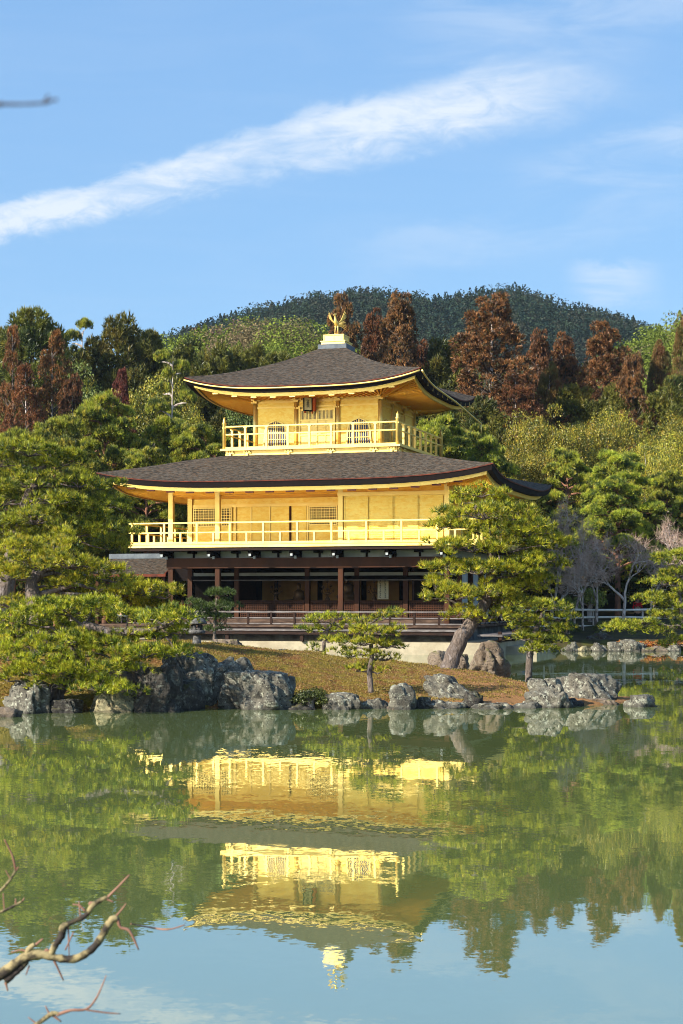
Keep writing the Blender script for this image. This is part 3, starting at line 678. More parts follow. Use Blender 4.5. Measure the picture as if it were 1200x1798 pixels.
# phoenix
ph = MB(); pc = Vector((0, 0, 13.585)); s_ = 1.0
ph.lathe([(.16, 0), (.17, .03), (.12, .06), (.09, .09)], 10, pc)
for d in (-.055, .055): ph.tube([pc+Vector((d*1.3, 0, .07)), pc+Vector((d*1.2, .01, .22)), pc+Vector((d, .02, .36)), pc+Vector((d*.9, .03, .44))], [.018, .015, .028, .05], 6)
ph.tube([pc+Vector(v) for v in ((.02, .17, .46), (.0, .10, .50), (-.01, 0, .54), (-.02, -.08, .62), (-.025, -.10, .72), (-.03, -.11, .82), (-.04, -.14, .885), (-.05, -.20, .88), (-.055, -.25, .855))],
        [.03, .085, .105, .09, .055, .04, .045, .03, .006], 8)
for k in range(3): ph.tube([pc+Vector((-.03+.015*k, -.12+.02*k, .90)), pc+Vector((-.05+.03*k, -.10+.05*k, .98))], [.014, .004], 4)
for side, ang in ((-1, 1), (1, 1)):
    for k in range(5):          # wing feathers, raised
        a = R(66-k*7); L = .48-.05*k
        b0 = pc+Vector((side*.08, .02+.015*k, .56)); mid = b0+Vector((side*(.10+.05*math.cos(a)), .03, .08+.04*math.sin(a)))
        tip = b0+Vector((side*(.10+L*math.cos(a)), .04+.02*k, .08+L*math.sin(a)*1.05))
        ph.tube([b0, mid, mid.lerp(tip, .6), tip], [.022, .022, .016, .004], 4)
for k in range(7):
    a = R(-30+k*16); b0 = pc+Vector((.02, .15, .46)); tip = b0+Vector((.10+.32*math.cos(a)*.7, .25, .32*math.sin(a)))
    ph.tube([b0, b0.lerp(tip, .5)+Vector((0, .03, .05)), tip], [.02, .016, .006], 4)
ph.build('phoenix_statue', M['gold'], P_)

# ---- second storey
MB().box(-7.32, 7.32, -5.42, 5.42, 4.15, 4.27).build('balcony_joist_frame', M['dark_wood'], P_)
b2 = MB().box(-7.38, 7.38, -5.48, 5.48, 4.274, 4.40).box(-7.42, 7.42, -5.52, 5.52, 4.40, 4.435).build('middle_balcony', M['gold'], P_)
pm = MB().box(-.04, .04, -.04, .04, 0, .84).mesh('post', M['gold'])
pms = MB().box(-.04, .04, -.04, .04, 0, .44).mesh('short_post', M['gold'])
r2 = railing('middle_balustrade', -7.25, 7.25, -5.35, 5.35, 4.435, [(5.29, .055), (4.89, .05), (4.475, .06)], M['gold'], pm, 10, 7, .14)
copies(pms, 'short_post', r2, [(-7.25+1.45*(i+.5), -5.35, 4.435) for i in range(10)]+[(7.25, -5.35+1.53*(i+.5), 4.435) for i in range(7)]+[(-7.25, -5.35+1.53*(i+.5), 4.435) for i in range(7)])
for (u, v) in [(-5.95, -4.25), (-3.85, -4.25), (1.51, -4.25), (5.95, -4.25), (5.95, 4.25), (-5.95, 4.25), (-5.95, -2.12), (5.95, -2.12), (5.95, 0), (5.95, 2.12)]:
    MB().box(u-.10, u+.10, v-.10, v+.10, 4.435, 6.76).build('column', M['gold'], P_)
# frieze beams under the soffit
MB().box(-6.0, 6.0, -4.32, -4.18, 6.50, 6.83).build('frieze_beam', M['gold_bounce_tint'], P_)
MB().box(5.88, 6.02, -4.17, 4.3, 6.50, 6.83).build('frieze_beam', M['gold_panel'], P_)
MB().box(-6.02, -5.88, -4.17, 4.3, 6.50, 6.83).build('frieze_beam', M['gold_panel'], P_)
MB().box(1.40, 6.08, -4.40, -4.12, 6.34, 6.495).build('head_beam', M['gold'], P_)
# recessed veranda
MB().box(-5.86, 5.86, -4.17, 4.2, 6.46, 6.495).build('veranda_ceiling', M['gold_bounce_tint'], P_)
wv = -2.12
vw = MB().box(-5.9, 1.42, wv, wv+.08, 4.436, 6.455).build('veranda_wall', M['gold_panel'], P_)
MB().box(-5.85, 1.41, wv-.05, wv-.002, 6.10, 6.22).box(-5.85, 1.41, wv-.04, wv-.002, 4.437, 4.50).build('wall_rail', M['gold'], vw)
lattice(-5.80, -4.02, 5.27, 6.09, wv-.045, 15, 7, M['gold'], 'lattice_window', M['black_wood'], .034, vw)
lattice(-.55, .72, 5.27, 6.09, wv-.045, 11, 7, M['gold'], 'lattice_window', M['black_wood'], .034, vw)
lattice(.74, 1.38, 5.27, 6.09, wv-.045, 6, 7, M['gold'], 'lattice_window', M['black_wood'], .034, vw)
for a, b in [(-5.8, -4.02), (-.55, 1.38)]:
    MB().box(a, b, wv-.03, wv-.002, 4.52, 5.24).build('wainscot_panel', M['gold_panel'], vw)
for a, b in [(-3.72, -3.18), (-3.12, -2.34), (-2.26, -1.44), (-1.32, -.66)]:
    MB().box(a, b, wv-.035, wv-.002, 4.52, 6.08).build('sliding_door_panel', M['gold_panel'], vw)
for u in (-3.87, -3.15, -2.30, -1.38, -.60): MB().box(u-.03, u+.03, wv-.07, wv-.04, 4.45, 6.1).build('stile', M['gold'] if u != -1.38 else M['red_edge'], vw)
# closed east side of the south front: four louvred shutters
sw = MB().box(1.45, 5.9, -4.24, -4.16, 4.436, 6.34).build('shuttered_wall', M['gold_panel'], P_)
for i in range(4):
    a = 1.66+i*1.04; b = a+1.0; m_ = MB()
    m_.box(a, b, -4.27, -4.242, 4.55, 6.30)
    for j in range(20): z = 4.60+j*.084; m_.box(a+.04, b-.04, -4.29, -4.272, z, z+.034)
    m_.box(a, a+.035, -4.30, -4.291, 4.55, 6.30); m_.box(b-.035, b, -4.30, -4.291, 4.55, 6.30)
    m_.build('shutter', M['gold_panel'], sw)
# east, north, west walls
MB().box(5.86, 5.92, -4.1, 4.2, 4.436, 6.46).build('east_wall', M['gold_panel'], P_)
MB().box(-5.9, 5.85, 4.16, 4.24, 4.436, 6.45).build('north_wall', M['gold_panel'], P_)
MB().box(-5.92, -5.86, -2.0, 4.15, 4.436, 6.46).build('west_wall', M['gold_panel'], P_)
# ---- third storey
b3 = MB().box(-3.72, 3.72, -3.72, 3.72, 7.6, 8.36).box(-3.80, 3.80, -3.80, 3.80, 8.05, 8.12).box(-3.90, 3.90, -3.90, 3.90, 8.36, 8.44).build('upper_balcony', M['gold'], P_)
bk = MB().box(-.17, .17, -.05, 0, .05, .10).box(-.05, .05, -.07, 0, -.04, .05).box(-.15, -.07, -.09, 0, .10, .15).box(.07, .15, -.09, 0, .10, .15).box(-.03, .03, -.09, 0, .10, .15).mesh('carved_bracket', M['gold'])
for u in (-3.5, -2.75, -.92, .92, 2.75, 3.5):
    link('carved_bracket', bk, b3, (u, -3.725, 8.19)); link('carved_bracket', bk, b3, (3.725, u, 8.19), R(90))
pm = MB().box(-.045, .045, -.045, .045, 0, .88).box(-.07, .07, -.06, .06, .86, .91).mesh('post', M['gold'])
r3 = railing('upper_balustrade', -3.76, 3.76, -3.76, 3.76, 8.44, [(9.37, .055), (9.04, .05), (8.48, .07)], M['gold'], pm, 8, 8, .0)
cp = MB().lathe([(.075, 0), (.075, 1.05), (.09, 1.07), (.09, 1.10), (.05, 1.13), (.065, 1.17), (.055, 1.22), (.01, 1.34)], 10).mesh('corner_post', M['gold'])
copies(cp, 'corner_post', r3, [(a, b, 8.44) for a in (-3.76, 3.76) for b in (-3.76, 3.76)])
for u in (-2.75, -.917, .917, 2.75):
    for v in (-2.75, -.917, .917, 2.75):
        if abs(u) > 2 or abs(v) > 2: MB().tube([(u, v, 8.44), (u, v, 10.42)], .095, 12).build('column', M['gold'], P_)
ws = {}
body = MB()
for s_ in (-1, 1):
    body.box(-2.70, 2.70, s_*2.70-.03, s_*2.70+.03, 8.441, 10.66); body.box(s_*2.70-.03, s_*2.70+.03, -2.66, 2.66, 8.441, 10.66)
body.build('upper_wall', M['gold_panel'], P_)
def side_frame(rz):
    e = bpy.data.objects.new('wall_fittings', None); return e
def bell_window(parent, u, rz, zb=8.60):
    """bell-shaped temple window: frame, paper, bars"""
    def loc(o): o.rotation_euler = (0, 0, rz)
    prof = [(.50, 0), (.47, .25), (.455, .5), (.44, .66), (.41, .78), (.35, .88), (.25, .96), (.12, 1.01), (0, 1.06)]
    L = [(-a, z) for a, z in prof]+[(a, z) for a, z in reversed(prof[:-1])]
    n = len(L); vi = [(x, -2.745, z+zb) for x, z in L]; vo = [(x*1.14, -2.745, (z-.02)*1.05+zb) for x, z in L]
    fr = MB(); vi2 = [(x, -2.80, z) for x, _, z in vi]; vo2 = [(x, -2.80, z) for x, _, z in vo]
    fr.add(vi2+vo2+vi+vo, [(j, j+1, n+j+1, n+j) for j in range(n-1)]+[(2*n+j, 2*n+j+1, j+1, j) for j in range(n-1)]+[(n+j, n+j+1, 3*n+j+1, 3*n+j) for j in range(n-1)])
    fr.box(-.55, .55, -2.80, -2.745, zb-.07, zb)
    fr.v = [(x+u, y, z) for x, y, z in fr.v]
    w = fr.build('bell_window', M['gold'], parent); loc(w)
    pp = MB(); pp.add([(x+u, -2.738, z) for x, _, z in vi], [tuple(range(n))]); pp.build('pane', M['paper'], w)
    br = MB()
    def half(z):
        return np.interp(z, [p[1] for p in prof], [p[0] for p in prof])
    for k in range(-4, 5):
        x = k*.10; ww = .028 if k == 0 else .012
        zt = max([z for z in np.linspace(0, 1.08, 60) if half(z) > abs(x)+.005])
        br.box(u+x-ww, u+x+ww, -2.775, -2.745, zb, zb+zt)
    for z in (.28, .58, .80): br.box(u-half(z), u+half(z), -2.787, -2.776, zb+z-.012, zb+z+.012)
    br.build('bars', M['gold'], w)
def panel_door(parent, rz):
    d = MB().box(-.80, .80, -2.76, -2.735, 8.50, 10.14)
    d.box(-.80, -.72, -2.80, -2.761, 8.50, 10.14).box(.72, .80, -2.80, -2.761, 8.50, 10.14).box(-.03, .03, -2.80, -2.761, 8.50, 10.14)
    for z in (8.50, 9.0, 9.42, 9.62, 10.06): d.box(-.715, -.035, -2.795, -2.761, z, z+.06).box(.035, .715, -2.795, -2.761, z, z+.06)
    d.box(-.39, -.35, -2.79, -2.762, 8.57, 10.06).box(.35, .39, -2.79, -2.762, 8.57, 10.06)
    d.box(-.98, -.72, -2.84, -2.801, 10.14, 10.2).box(.72, .98, -2.84, -2.801, 10.14, 10.2)
    o = d.build('panel_door', M['gold'], parent); o.rotation_euler = (0, 0, rz)
    g_ = MB()
    for k in (-.69, -.33, .06, .42): g_.box(k, k+.28, -2.764, -2.7605, 9.70, 10.04)
    g_.build('grille_backing', M['paper'], o)
    g2 = MB()
    for k in (-.69, -.33, .06, .42):
        for q in range(5): g2.box(k+.02+q*.055, k+.045+q*.055, -2.785, -2.766, 9.69, 10.05)
    g2.build('grille', M['gold'], o)
for rz in (0, R(90), R(180), R(-90)):
    bell_window(P_, -1.83, rz); bell_window(P_, 1.83, rz); panel_door(P_, rz)
    q = MB().box(-2.66, 2.66, -2.775, -2.735, 10.20, 10.27).box(-2.66, 2.66, -2.765, -2.735, 10.42, 10.50).build('wall_rail', M['gold'], P_); q.rotation_euler = (0, 0, rz)
# bracket clusters on the columns
cb = MB().box(-.12, .12, -.12, .12, 0, .09).box(-.24, .24, -.06, .06, .09, .15).box(-.06, .06, -.30, .12, .092, .148)
for k in (-.22, 0, .22): cb.box(k-.05, k+.05, -.07, .07, .15, .20)
cb.box(-.05, .05, -.36, -.25, .15, .20).box(-.28, .28, -.34, -.27, .20, .245)
cbm = cb.mesh('bracket_cluster', M['gold'])
for u in (-2.75, -.917, .917, 2.75):
    link('bracket_cluster', cbm, P_, (u, -2.78, 10.42)); link('bracket_cluster', cbm, P_, (2.78, u, 10.42), R(90)); link('bracket_cluster', cbm, P_, (-2.78, u, 10.42), R(-90))
cs = MB().box(-.02, .02, -.03, 0, 0, .14).box(-.09, .09, -.06, 0, .14, .19).mesh('frog_leg_strut', M['gold'])
for u in (-1.83, 1.83): link('frog_leg_strut', cs, P_, (u, -2.74, 10.44)); link('frog_leg_strut', cs, P_, (2.74, u, 10.44), R(90))
# name tablet under the upper eave
tb = MB().box(-.19, .19, -.03, .03, -.31, .31).build('name_tablet', M['black_wood'], P_)
tb.location = (-.28, -3.08, 10.30); tb.rotation_euler = (R(16), R(5), 0)
MB().box(-.155, .155, -.036, -.031, -.25, .28).build('tablet_face', M['scroll'], tb)
MB().box(.20, .30, -.02, .16, -.30, .32).build('vermilion_support', M['vermilion'], tb)
fr = MB().box(-.21, -.158, -.05, -.032, -.31, .31); fr.v = fr.v; fr.build('tablet_frame', M['ink'], tb)
MB().box(-.17, -.12, -.04, .04, -.40, -.312).box(.15, .20, -.04, .04, -.40, -.312).build('tablet_foot', M['vermilion'], tb)
def text_mesh(s, size, mat, name, parent, loc, rot, ext=.004):
    cu = bpy.data.curves.new(name, 'FONT'); cu.body = s; cu.size = size; cu.align_x = 'CENTER'; cu.align_y = 'CENTER'; cu.extrude = ext; cu.space_line = .78
    o = bpy.data.objects.new(name, cu); C.objects.link(o); dg = bpy.context.evaluated_depsgraph_get()
    me = bpy.data.meshes.new_from_object(o.evaluated_get(dg)); bpy.data.objects.remove(o); me.materials.clear(); me.materials.append(mat)
    q = link(name, me, parent, loc); q.rotation_euler = rot; return q
text_mesh('究\n竟\n頂', .135, M['ink'], 'tablet_writing', tb, (0, -.041, .01), (R(90), 0, 0))
# west annex (fishing deck) roof
an = MB(); x0, x1 = -10.8, -7.2
def gab(m_, x0, x1, v0, v1, ze, zr, th):
    vm = (v0+v1)/2
    m_.add([(x0, v0, ze), (x1, v0, ze), (x1, vm, zr), (x0, vm, zr), (x0, v1, ze), (x1, v1, ze), (x0, v0, ze-th), (x1, v0, ze-th), (x1, v1, ze-th), (x0, v1, ze-th)],
           [(0, 1, 2, 3), (3, 2, 5, 4), (0, 6, 7, 1), (4, 5, 8, 9), (1, 7, 8, 5, 2), (0, 3, 4, 9, 6), (6, 9, 8, 7)])
gab(an, x0, x1, -2.0, 2.6, 3.26, 4.02, .10); ao = an.build('annex_roof', M['bark_roof'], P_)
MB().box(x0-.05, x1+.02, .12, .48, 3.98, 4.20).build('annex_ridge', M['lead'], ao)
MB().bar((x1+.03, -2.05, 3.23), (x1+.03, .3, 4.0), .06, .12).bar((x1+.03, .3, 4.0), (x1+.03, 2.65, 3.23), .06, .12).box(x0, x1+.06, -2.09, -2.02, 3.13, 3.24).build('barge_board', M['red_edge'], ao)
for u in (-10.6, -9.0, -7.4): MB().box(u-.08, u+.08, -1.7, -1.54, -.5, 3.2).build('annex_column', M['red_wood'], P_)
MB().box(-10.8, -7.1, -2.0, 2.6, .9, 1.05).build('annex_deck', M['grey_wood'], P_)
MB().box(-7.15, -5.7, -1.2, 1.6, 2.95, 3.75).build('annex_link_roof', M['bark_edge'], P_)
# statues and vases in the hall (they stand on the inner floor)
def thing(name, label, cat, u, v, z, group=None):
    w = pav.matrix_basis @ Vector((u, v, z)) if False else Matrix.Translation(Vector((-.22, 72, 0))) @ Matrix.Rotation(R(-TH), 4, 'Z') @ Vector((u, v, z))
    o = empty(name, w, R(-TH)); tag(o, label, cat, group); return o
t = thing('altar_table', 'long dark altar table along the back of the open hall', 'table', 0, -.55, 1.32)
MB().box(-3.4, 3.4, -.45, .45, .52, .60).build('table_top', M['black_wood'], t)
for k in (-3.2, -1, 1, 3.2): MB().box(k-.05, k+.05, -.38, .38, 0, .519).build('leg', M['black_wood'], t)
t = thing('seated_statue', 'dark seated deity statue with round halo in the middle of the hall', 'statue', .62, -.5, 1.92)
MB().lathe([(.50, 0), (.52, .10), (.34, .16), (.42, .24), (.46, .30)], 14, sy=.7).build('lotus_seat', M['statue'], t)
MB().lathe([(.46, .30), (.48, .38), (.33, .46), (.27, .62), (.30, .78), (.24, .88), (.08, .93), (.07, .97), (.115, 1.03), (.12, 1.12), (.08, 1.20), (.04, 1.25), (.02, 1.28)], 16, sy=.65).build('figure', M['statue'], t)
h_ = MB().tube([(.34*math.cos(a), .16, 1.02+.34*math.sin(a)) for a in np.linspace(0, 2*math.pi, 25)], .02, 5).build('halo', M['statue'], t)
t = thing('seated_statue', 'robed seated figure statue with warm face left of the lotus vase', 'statue', -1.55, -.5, 1.92)
MB().lathe([(.42, 0), (.43, .08), (.30, .20), (.22, .42), (.24, .56), (.10, .64), (.06, .67), (.10, .73), (.105, .84), (.06, .92), (.02, .94)], 14, sy=.7).build('figure', M['statue'], t)
MB().tube([(-.15, -.05, .08), (-.6, -.05, .10), (-1.0, -.05, .03)], [.16, .11, .04], 8).build('robe_train', M['statue'], t)
for u, lb in ((-.25, 'tall lotus vase with leaves between the two seated statues'), (-2.6, 'small lotus vase at the left end of the altar'), (1.85, 'lotus vase half hidden behind a right hall column')):
    t = thing('lotus_vase', lb, 'vase', u, -.5, 1.92, 'lotus vases on the altar')
    MB().lathe([(.10, 0), (.06, .05), (.11, .16), (.12, .24), (.07, .30), (.12, .34)], 10).build('vase', M['statue'], t)
    m_ = MB()
    for (a, z, r_) in ((.0, .98, .07), (-.20, .75, .08), (.16, .80, .08), (-.25, .55, .06), (.26, .58, .07), (.0, .66, .09), (.02, .48, .14)):
        m_.tube([(0, 0, .32), (a*.5, 0, (z+.32)/2), (a, 0, z)], .012, 4); m_.lathe([(.02, -.06), (r_, 0), (r_*.6, .05), (.01, .07)], 8, (a, 0, z), sy=.5)
    m_.build('lotus_flowers', M['statue'], t)
t = thing('hanging_scroll', 'pale hanging scroll with a column of dark writing on the hall wall', 'scroll', 2.35, -.9, 1.9)
MB().box(-.24, .24, 0, .01, .25, 1.15).build('paper', M['scroll'], t)
m_ = MB(); rr = random.Random(4)
for cx_ in (-.12, .10):
    for k in range(9):
        z = .34+k*.085; m_.bar((cx_-.04, -.006, z), (cx_+.04*rr.uniform(.5, 1), -.006, z+rr.uniform(-.02, .02)), .016, .014); m_.bar((cx_+rr.uniform(-.02, .02), -.007, z-.03), (cx_+rr.uniform(-.03, .03), -.007, z+.03), .014, .012)
m_.build('writing', M['ink'], t)
# ------------------------------------------------------------------ stone lantern
L_ = empty('stone_lantern', px(346, 1136, 41.0)); L_.scale = (.70, .70, .70); L_.location.z = float(island(L_.location.x, 41.0))-.02
tag(L_, 'weathered stone lantern with dark mushroom cap on the mossy rise', 'stone lantern')
MB().lathe([(.20, 0), (.21, .04), (.155, .08), (.135, .30), (.15, .36)], 12).build('pedestal', M['granite'], L_)
MB().lathe([(.15, .36), (.29, .41), (.31, .46), (.29, .51), (.20, .54)], 14).build('platform', M['granite'], L_)
lc = MB()
for k in range(6):
    a = R(60*k); c_, s2 = math.cos(a), math.sin(a)
    lc.bar((.16*c_, .16*s2, .54), (.16*c_, .16*s2, .72), .09)
lc.lathe([(.13, .54), (.13, .56)], 12).lathe([(.17, .70), (.18, .735)], 12); lc.build('light_chamber', M['granite'], L_)
MB().lathe([(.20, .735), (.36, .75), (.365, .79), (.31, .87), (.20, .95), (.10, .99)], 14).build('cap', M['granite'], L_)
MB().lathe([(.07, .99), (.085, 1.02), (.06, 1.05), (.07, 1.08), (.015, 1.14)], 10).build('jewel', M['granite'], L_)
# ------------------------------------------------------------------ bamboo fences
def fence(name, x0, x1, Y0, Y1, label, rails, step, hpost, z=None):
    a = px(x0, HOR, Y0); b = px(x1, HOR, Y1)
    za = float(ground(a.x, a.y)) if z is None else z; e = empty(name, (a.x, a.y, za)); tag(e, label, 'fence', 'bamboo fences round the pond')
    d = Vector((b.x-a.x, b.y-a.y, (float(ground(b.x, b.y)) if z is None else z)-za)); n = max(1, int(d.length/step))
    for zr, r_ in rails:
        q = [d*(i/6)+Vector((0, 0, zr+.02*math.sin(i*2.1+zr*9))) for i in range(7)]
        MB().tube(q, r_, 7).build('rail', M['bamboo'], e)
    pmx = MB().tube([(0, .05, -.3), (0, .05, hpost)], .045, 6).mesh('post', M['bark_pale'])
    copies(pmx, 'post', e, [tuple(d*(i/n)) for i in range(n+1)])
fence('bamboo_fence', 868, 1215, 76, 77, 'long pale bamboo rail fence on the right bank behind the rocks', [(.35, .035), (.75, .05), (1.1, .055)], 1.9, 1.15, .55)
fence('bamboo_fence', 205, 300, 79, 80, 'bamboo rail fence half hidden behind the left pines under the annex roof', [(.9, .05), (1.25, .05)], 1.7, 1.3, .45)
fence('bamboo_fence', 303, 334, 80, 80, 'short bit of bamboo fence seen through the open west end of the pavilion', [(.75, .05), (1.15, .05)], 1.0, 1.2, .45)
# ------------------------------------------------------------------ foliage engine
def unit(a): return a/np.maximum(np.linalg.norm(a, axis=-1, keepdims=True), 1e-9)
def needles(P, D, k, L, W, spread, rng):
    """P tuft points, D tuft axes -> k thin triangles each"""
    n = len(P)
    d = unit(D[:, None]+spread*rng.normal(size=(n, k, 3)))
    base = P[:, None]+d*L*.05; ln = L*rng.uniform(.65, 1.15, (n, k, 1))
    side = unit(np.cross(d, rng.normal(size=(n, k, 3))))*W/2
    V = np.stack([base-side, base+side, base+d*ln], 2).reshape(-1, 3)
    return V, np.arange(len(V)).reshape(-1, 3)
def leaves(P, N, size, rng, asp=.6, jit=.7):
    """leaf-sized kites round the points"""
    n = len(P); nn = unit(N+jit*rng.normal(size=(n, 3))); a = unit(np.cross(nn, rng.normal(size=(n, 3)))); b = np.cross(nn, a)
    s = size*rng.uniform(.6, 1.2, (n, 1))
    V = np.stack([P-a*s*.5, P-b*s*.5*asp, P+a*s*.5, P+b*s*.5*asp], 1).reshape(-1, 3)
    return V, np.arange(len(V)).reshape(-1, 4)
def dome(c, r, n, rng, up=.25):
    """points on the upper side of an ellipsoid r=(rx,ry,rz), and outward axes"""
    d = unit(rng.normal(size=(n, 3))); d[:, 2] = np.where(d[:, 2] < -up, -d[:, 2]*.8, d[:, 2])
    rad = rng.uniform(.72, 1.05, (n, 1)); return c+d*np.array(r)*rad, unit(d/np.array(r)*min(r))
def tree_obj(label, cat, name, loc, group):
    e = empty(name, loc); tag(e, label, cat, group); return e
def branch_curve(a, b, sag, rng, n=6, wob=.06):
    a = np.array(a, float); b = np.array(b, float); L = np.linalg.norm(b-a); t = np.linspace(0, 1, n)[:, None]
    p = a+(b-a)*t; p[:, 2] += sag*L*np.sin(np.pi*t[:, 0])
    p[1:-1] += rng.normal(size=(n-2, 3))*wob*L*.5
    return [tuple(q) for q in p]

def pine_by_pads(name, label, Y, trunk, rads, pads, mat='pine', tuft=.10, W=.011, k=12, clump=.20, dens=1.0, bark='bark', seed=1, ground_z=None, group='pines on the island', scale_d=.9):
    """trunk: list (x,y,dY) photo points; pads: (x,y,halfw,halfh[,dY])"""
    rng = np.random.default_rng(seed); s = Y/F
    tp = [px(t[0], t[1], Y+(t[2] if len(t) > 2 else 0)) for t in trunk]
    if ground_z is not None: tp[0] = Vector((tp[0].x, tp[0].y, min(tp[0].z, float(island(tp[0].x, tp[0].y)) if Y < 50 else ground_z)-.12))
    e = tree_obj(label, 'pine tree', name, tp[0], group); o = tp[0]
    # smooth the trunk with wobble
    T = []; Rr = []
    for i in range(len(tp)-1):
        for j in range(3):
            f = j/3; p = tp[i].lerp(tp[i+1], f)-o; T.append(p+Vector(rng.normal(size=3)*rads[i]*.06)); Rr.append(rads[i]*(1-f)+rads[i+1]*f)
    T.append(tp[-1]-o); Rr.append(rads[-1]); Rr[0] *= 1.25
    MB().tube([tuple(p) for p in T], Rr, 10).build('trunk', M[bark], e)
    TP = np.array([tuple(p) for p in T]); br = MB(); VV = []; nv = 0
    for pad in pads:
        x, y, hw, hh = pad[:4]; dY = pad[4] if len(pad) > 4 else 0
        dY += rng.uniform(-.25, .25)
        c = np.array(px(x, y, Y+dY)-o); rx = hw*s*1.08; rz = hh*s*.8; ry = rx*scale_d
        # limb from the nearest lower trunk point
        dd = np.linalg.norm((TP-c)*np.array([1, 1, 1.6]), axis=1)+np.where(TP[:, 2] > c[2]+.1, 1.0, 0)
        j = int(np.argmin(dd)); a = TP[j]; r0 = min(Rr[j]*.5, .02+.02*np.linalg.norm(a-c)); path = branch_curve(a, c-np.array([0, 0, rz*.6]), .08, rng)
        br.tube(path, list(np.linspace(r0, .012, 6)), 6, False)
        area = rx*ry*3.14; nc = max(4, int(area/(clump**2*1.0)*dens))
        for _ in range(nc):
            a_ = rng.uniform(0, 2*np.pi); rr = np.sqrt(rng.uniform(0, 1))*1.14; q = np.array([rr*np.cos(a_)*rx, rr*np.sin(a_)*ry, 0])
            q[2] = rz*(1.0-1.5*rr**2)*rng.uniform(.4, 1.1)+rng.normal()*rz*.30
            cl = clump*rng.uniform(.5, 1.2)
            cc = c+q
            if rng.random() < .5: br.tube([tuple(c-np.array([0, 0, rz*.6])), tuple(c+q*np.array([.6, .6, .3])), tuple(cc)], [.012, .009, .005], 4, False)
            nt = int(15*(cl/.2)**2*(.10/tuft)**1.2); P, D = dome(cc, (cl, cl, cl*.62), nt, rng)
            D = unit(D+np.array([0, 0, .55])); V, _f = needles(P, D, int(k*1.4), tuft*1.25, W*1.05, .42, rng); VV.append(V)
    V = np.concatenate(VV); br.build('branches', M[bark], e)
    link('crown', fast_mesh('crown', V, np.arange(len(V)).reshape(-1, 3), 3, M[mat]), e)
    return e

# near pines --------------------------------------------------------
pine_by_pads('pine_tree', 'low spreading pine with twisting limbs at the left shore, lowest pads over the rocks', 32.4,
    [(88, 1246), (103, 1212), (128, 1172), (134, 1140, .2), (122, 1118, .2), (150, 1098, .1), (200, 1112, 0), (262, 1108, -.1), (318, 1092, -.2)], [.17, .15, .13, .11, .10, .09, .075, .055, .03],
    [(290, 1088, 44, 22, -.4), (225, 1082, 36, 17, .1), (165, 1062, 42, 16, .4), (100, 1070, 46, 18, .1), (42, 1085, 46, 20), (255, 1148, 40, 15, -.4), (312, 1145, 28, 13, -.2), (195, 1148, 42, 17, -.3), (150, 1172, 36, 13, -.7),
     (60, 1138, 42, 20, -.5), (12, 1150, 30, 20, -.4), (112, 1180, 30, 12, -.8), (170, 1206, 34, 15, -.9), (215, 1208, 26, 16, -.9), (55, 1180, 36, 14, -.6), (15, 1190, 26, 14, -.8), (130, 1125, 32, 12, -.4), (28, 1112, 34, 14, .2), (90, 1155, 34, 16, -.6), (175, 1128, 36, 14, .3), (225, 1122, 34, 14, .3), (280, 1120, 30, 12, .1), (150, 1192, 30, 14, -.5), (85, 1205, 26, 12, -.7), (240, 1175, 24, 12, -.3), (15, 1125, 30, 16, .4), (200, 1178, 28, 12, -.5), (318, 1112, 18, 10, -.2), (110, 1100, 36, 14, .5)],
    seed=11, ground_z=.05, dens=1.2)
pine_by_pads('pine_tree', 'thick-trunked pine just behind the lowest left pine, with broad bright pads', 37.0,
    [(85, 1190), (76, 1120), (60, 1060), (56, 1020), (80, 1000, .2), (130, 985, .2)], [.24, .22, .20, .13, .08, .05],
    [(58, 988, 58, 24), (120, 990, 44, 18, -.5), (172, 1000, 34, 16), (28, 962, 44, 20, .3), (96, 955, 38, 18), (12, 1010, 30, 18, -.6), (130, 1026, 36, 14, .3), (18, 1060, 32, 16, .2), (200, 1042, 36, 16, .4), (250, 1035, 38, 14, .3), (292, 1046, 25, 12, .4), (228, 1062, 40, 12, .6), (158, 1045, 32, 13, .8), (75, 1045, 22, 8, 1.4), (110, 1012, 34, 14, .8), (200, 1018, 26, 12, .9), (45, 1012, 30, 12, 1.2), (240, 1052, 34, 12, 1.0), (270, 1066, 30, 12, .9), (185, 1075, 34, 13, .8)],
    seed=12, ground_z=.75, dens=1.1)
pine_by_pads('pine_tree', 'tallest dark-limbed pine at the left edge reaching beside the main roof tip', 46.0,
    [(-30, 1140), (5, 1050), (20, 980), (38, 920), (50, 870), (72, 825), (90, 800)], [.30, .26, .22, .18, .14, .10, .05],
    [(52, 792, 58, 20), (0, 808, 40, 24), (108, 812, 42, 17), (138, 848, 36, 16), (45, 848, 54, 18, -.4), (100, 880, 44, 17, -.8), (0, 880, 40, 22), (142, 902, 44, 18, .2), (58, 912, 58, 20, -.6), (188, 925, 38, 17, -.3), (180, 888, 40, 15, .4), (8, 935, 44, 20, -.8), (122, 938, 50, 18, -.3), (192, 960, 28, 12), (195, 855, 18, 10, .6), (-10, 845, 30, 15)],
    seed=13, ground_z=.9, tuft=.13, W=.015, clump=.25, mat='pine_b')
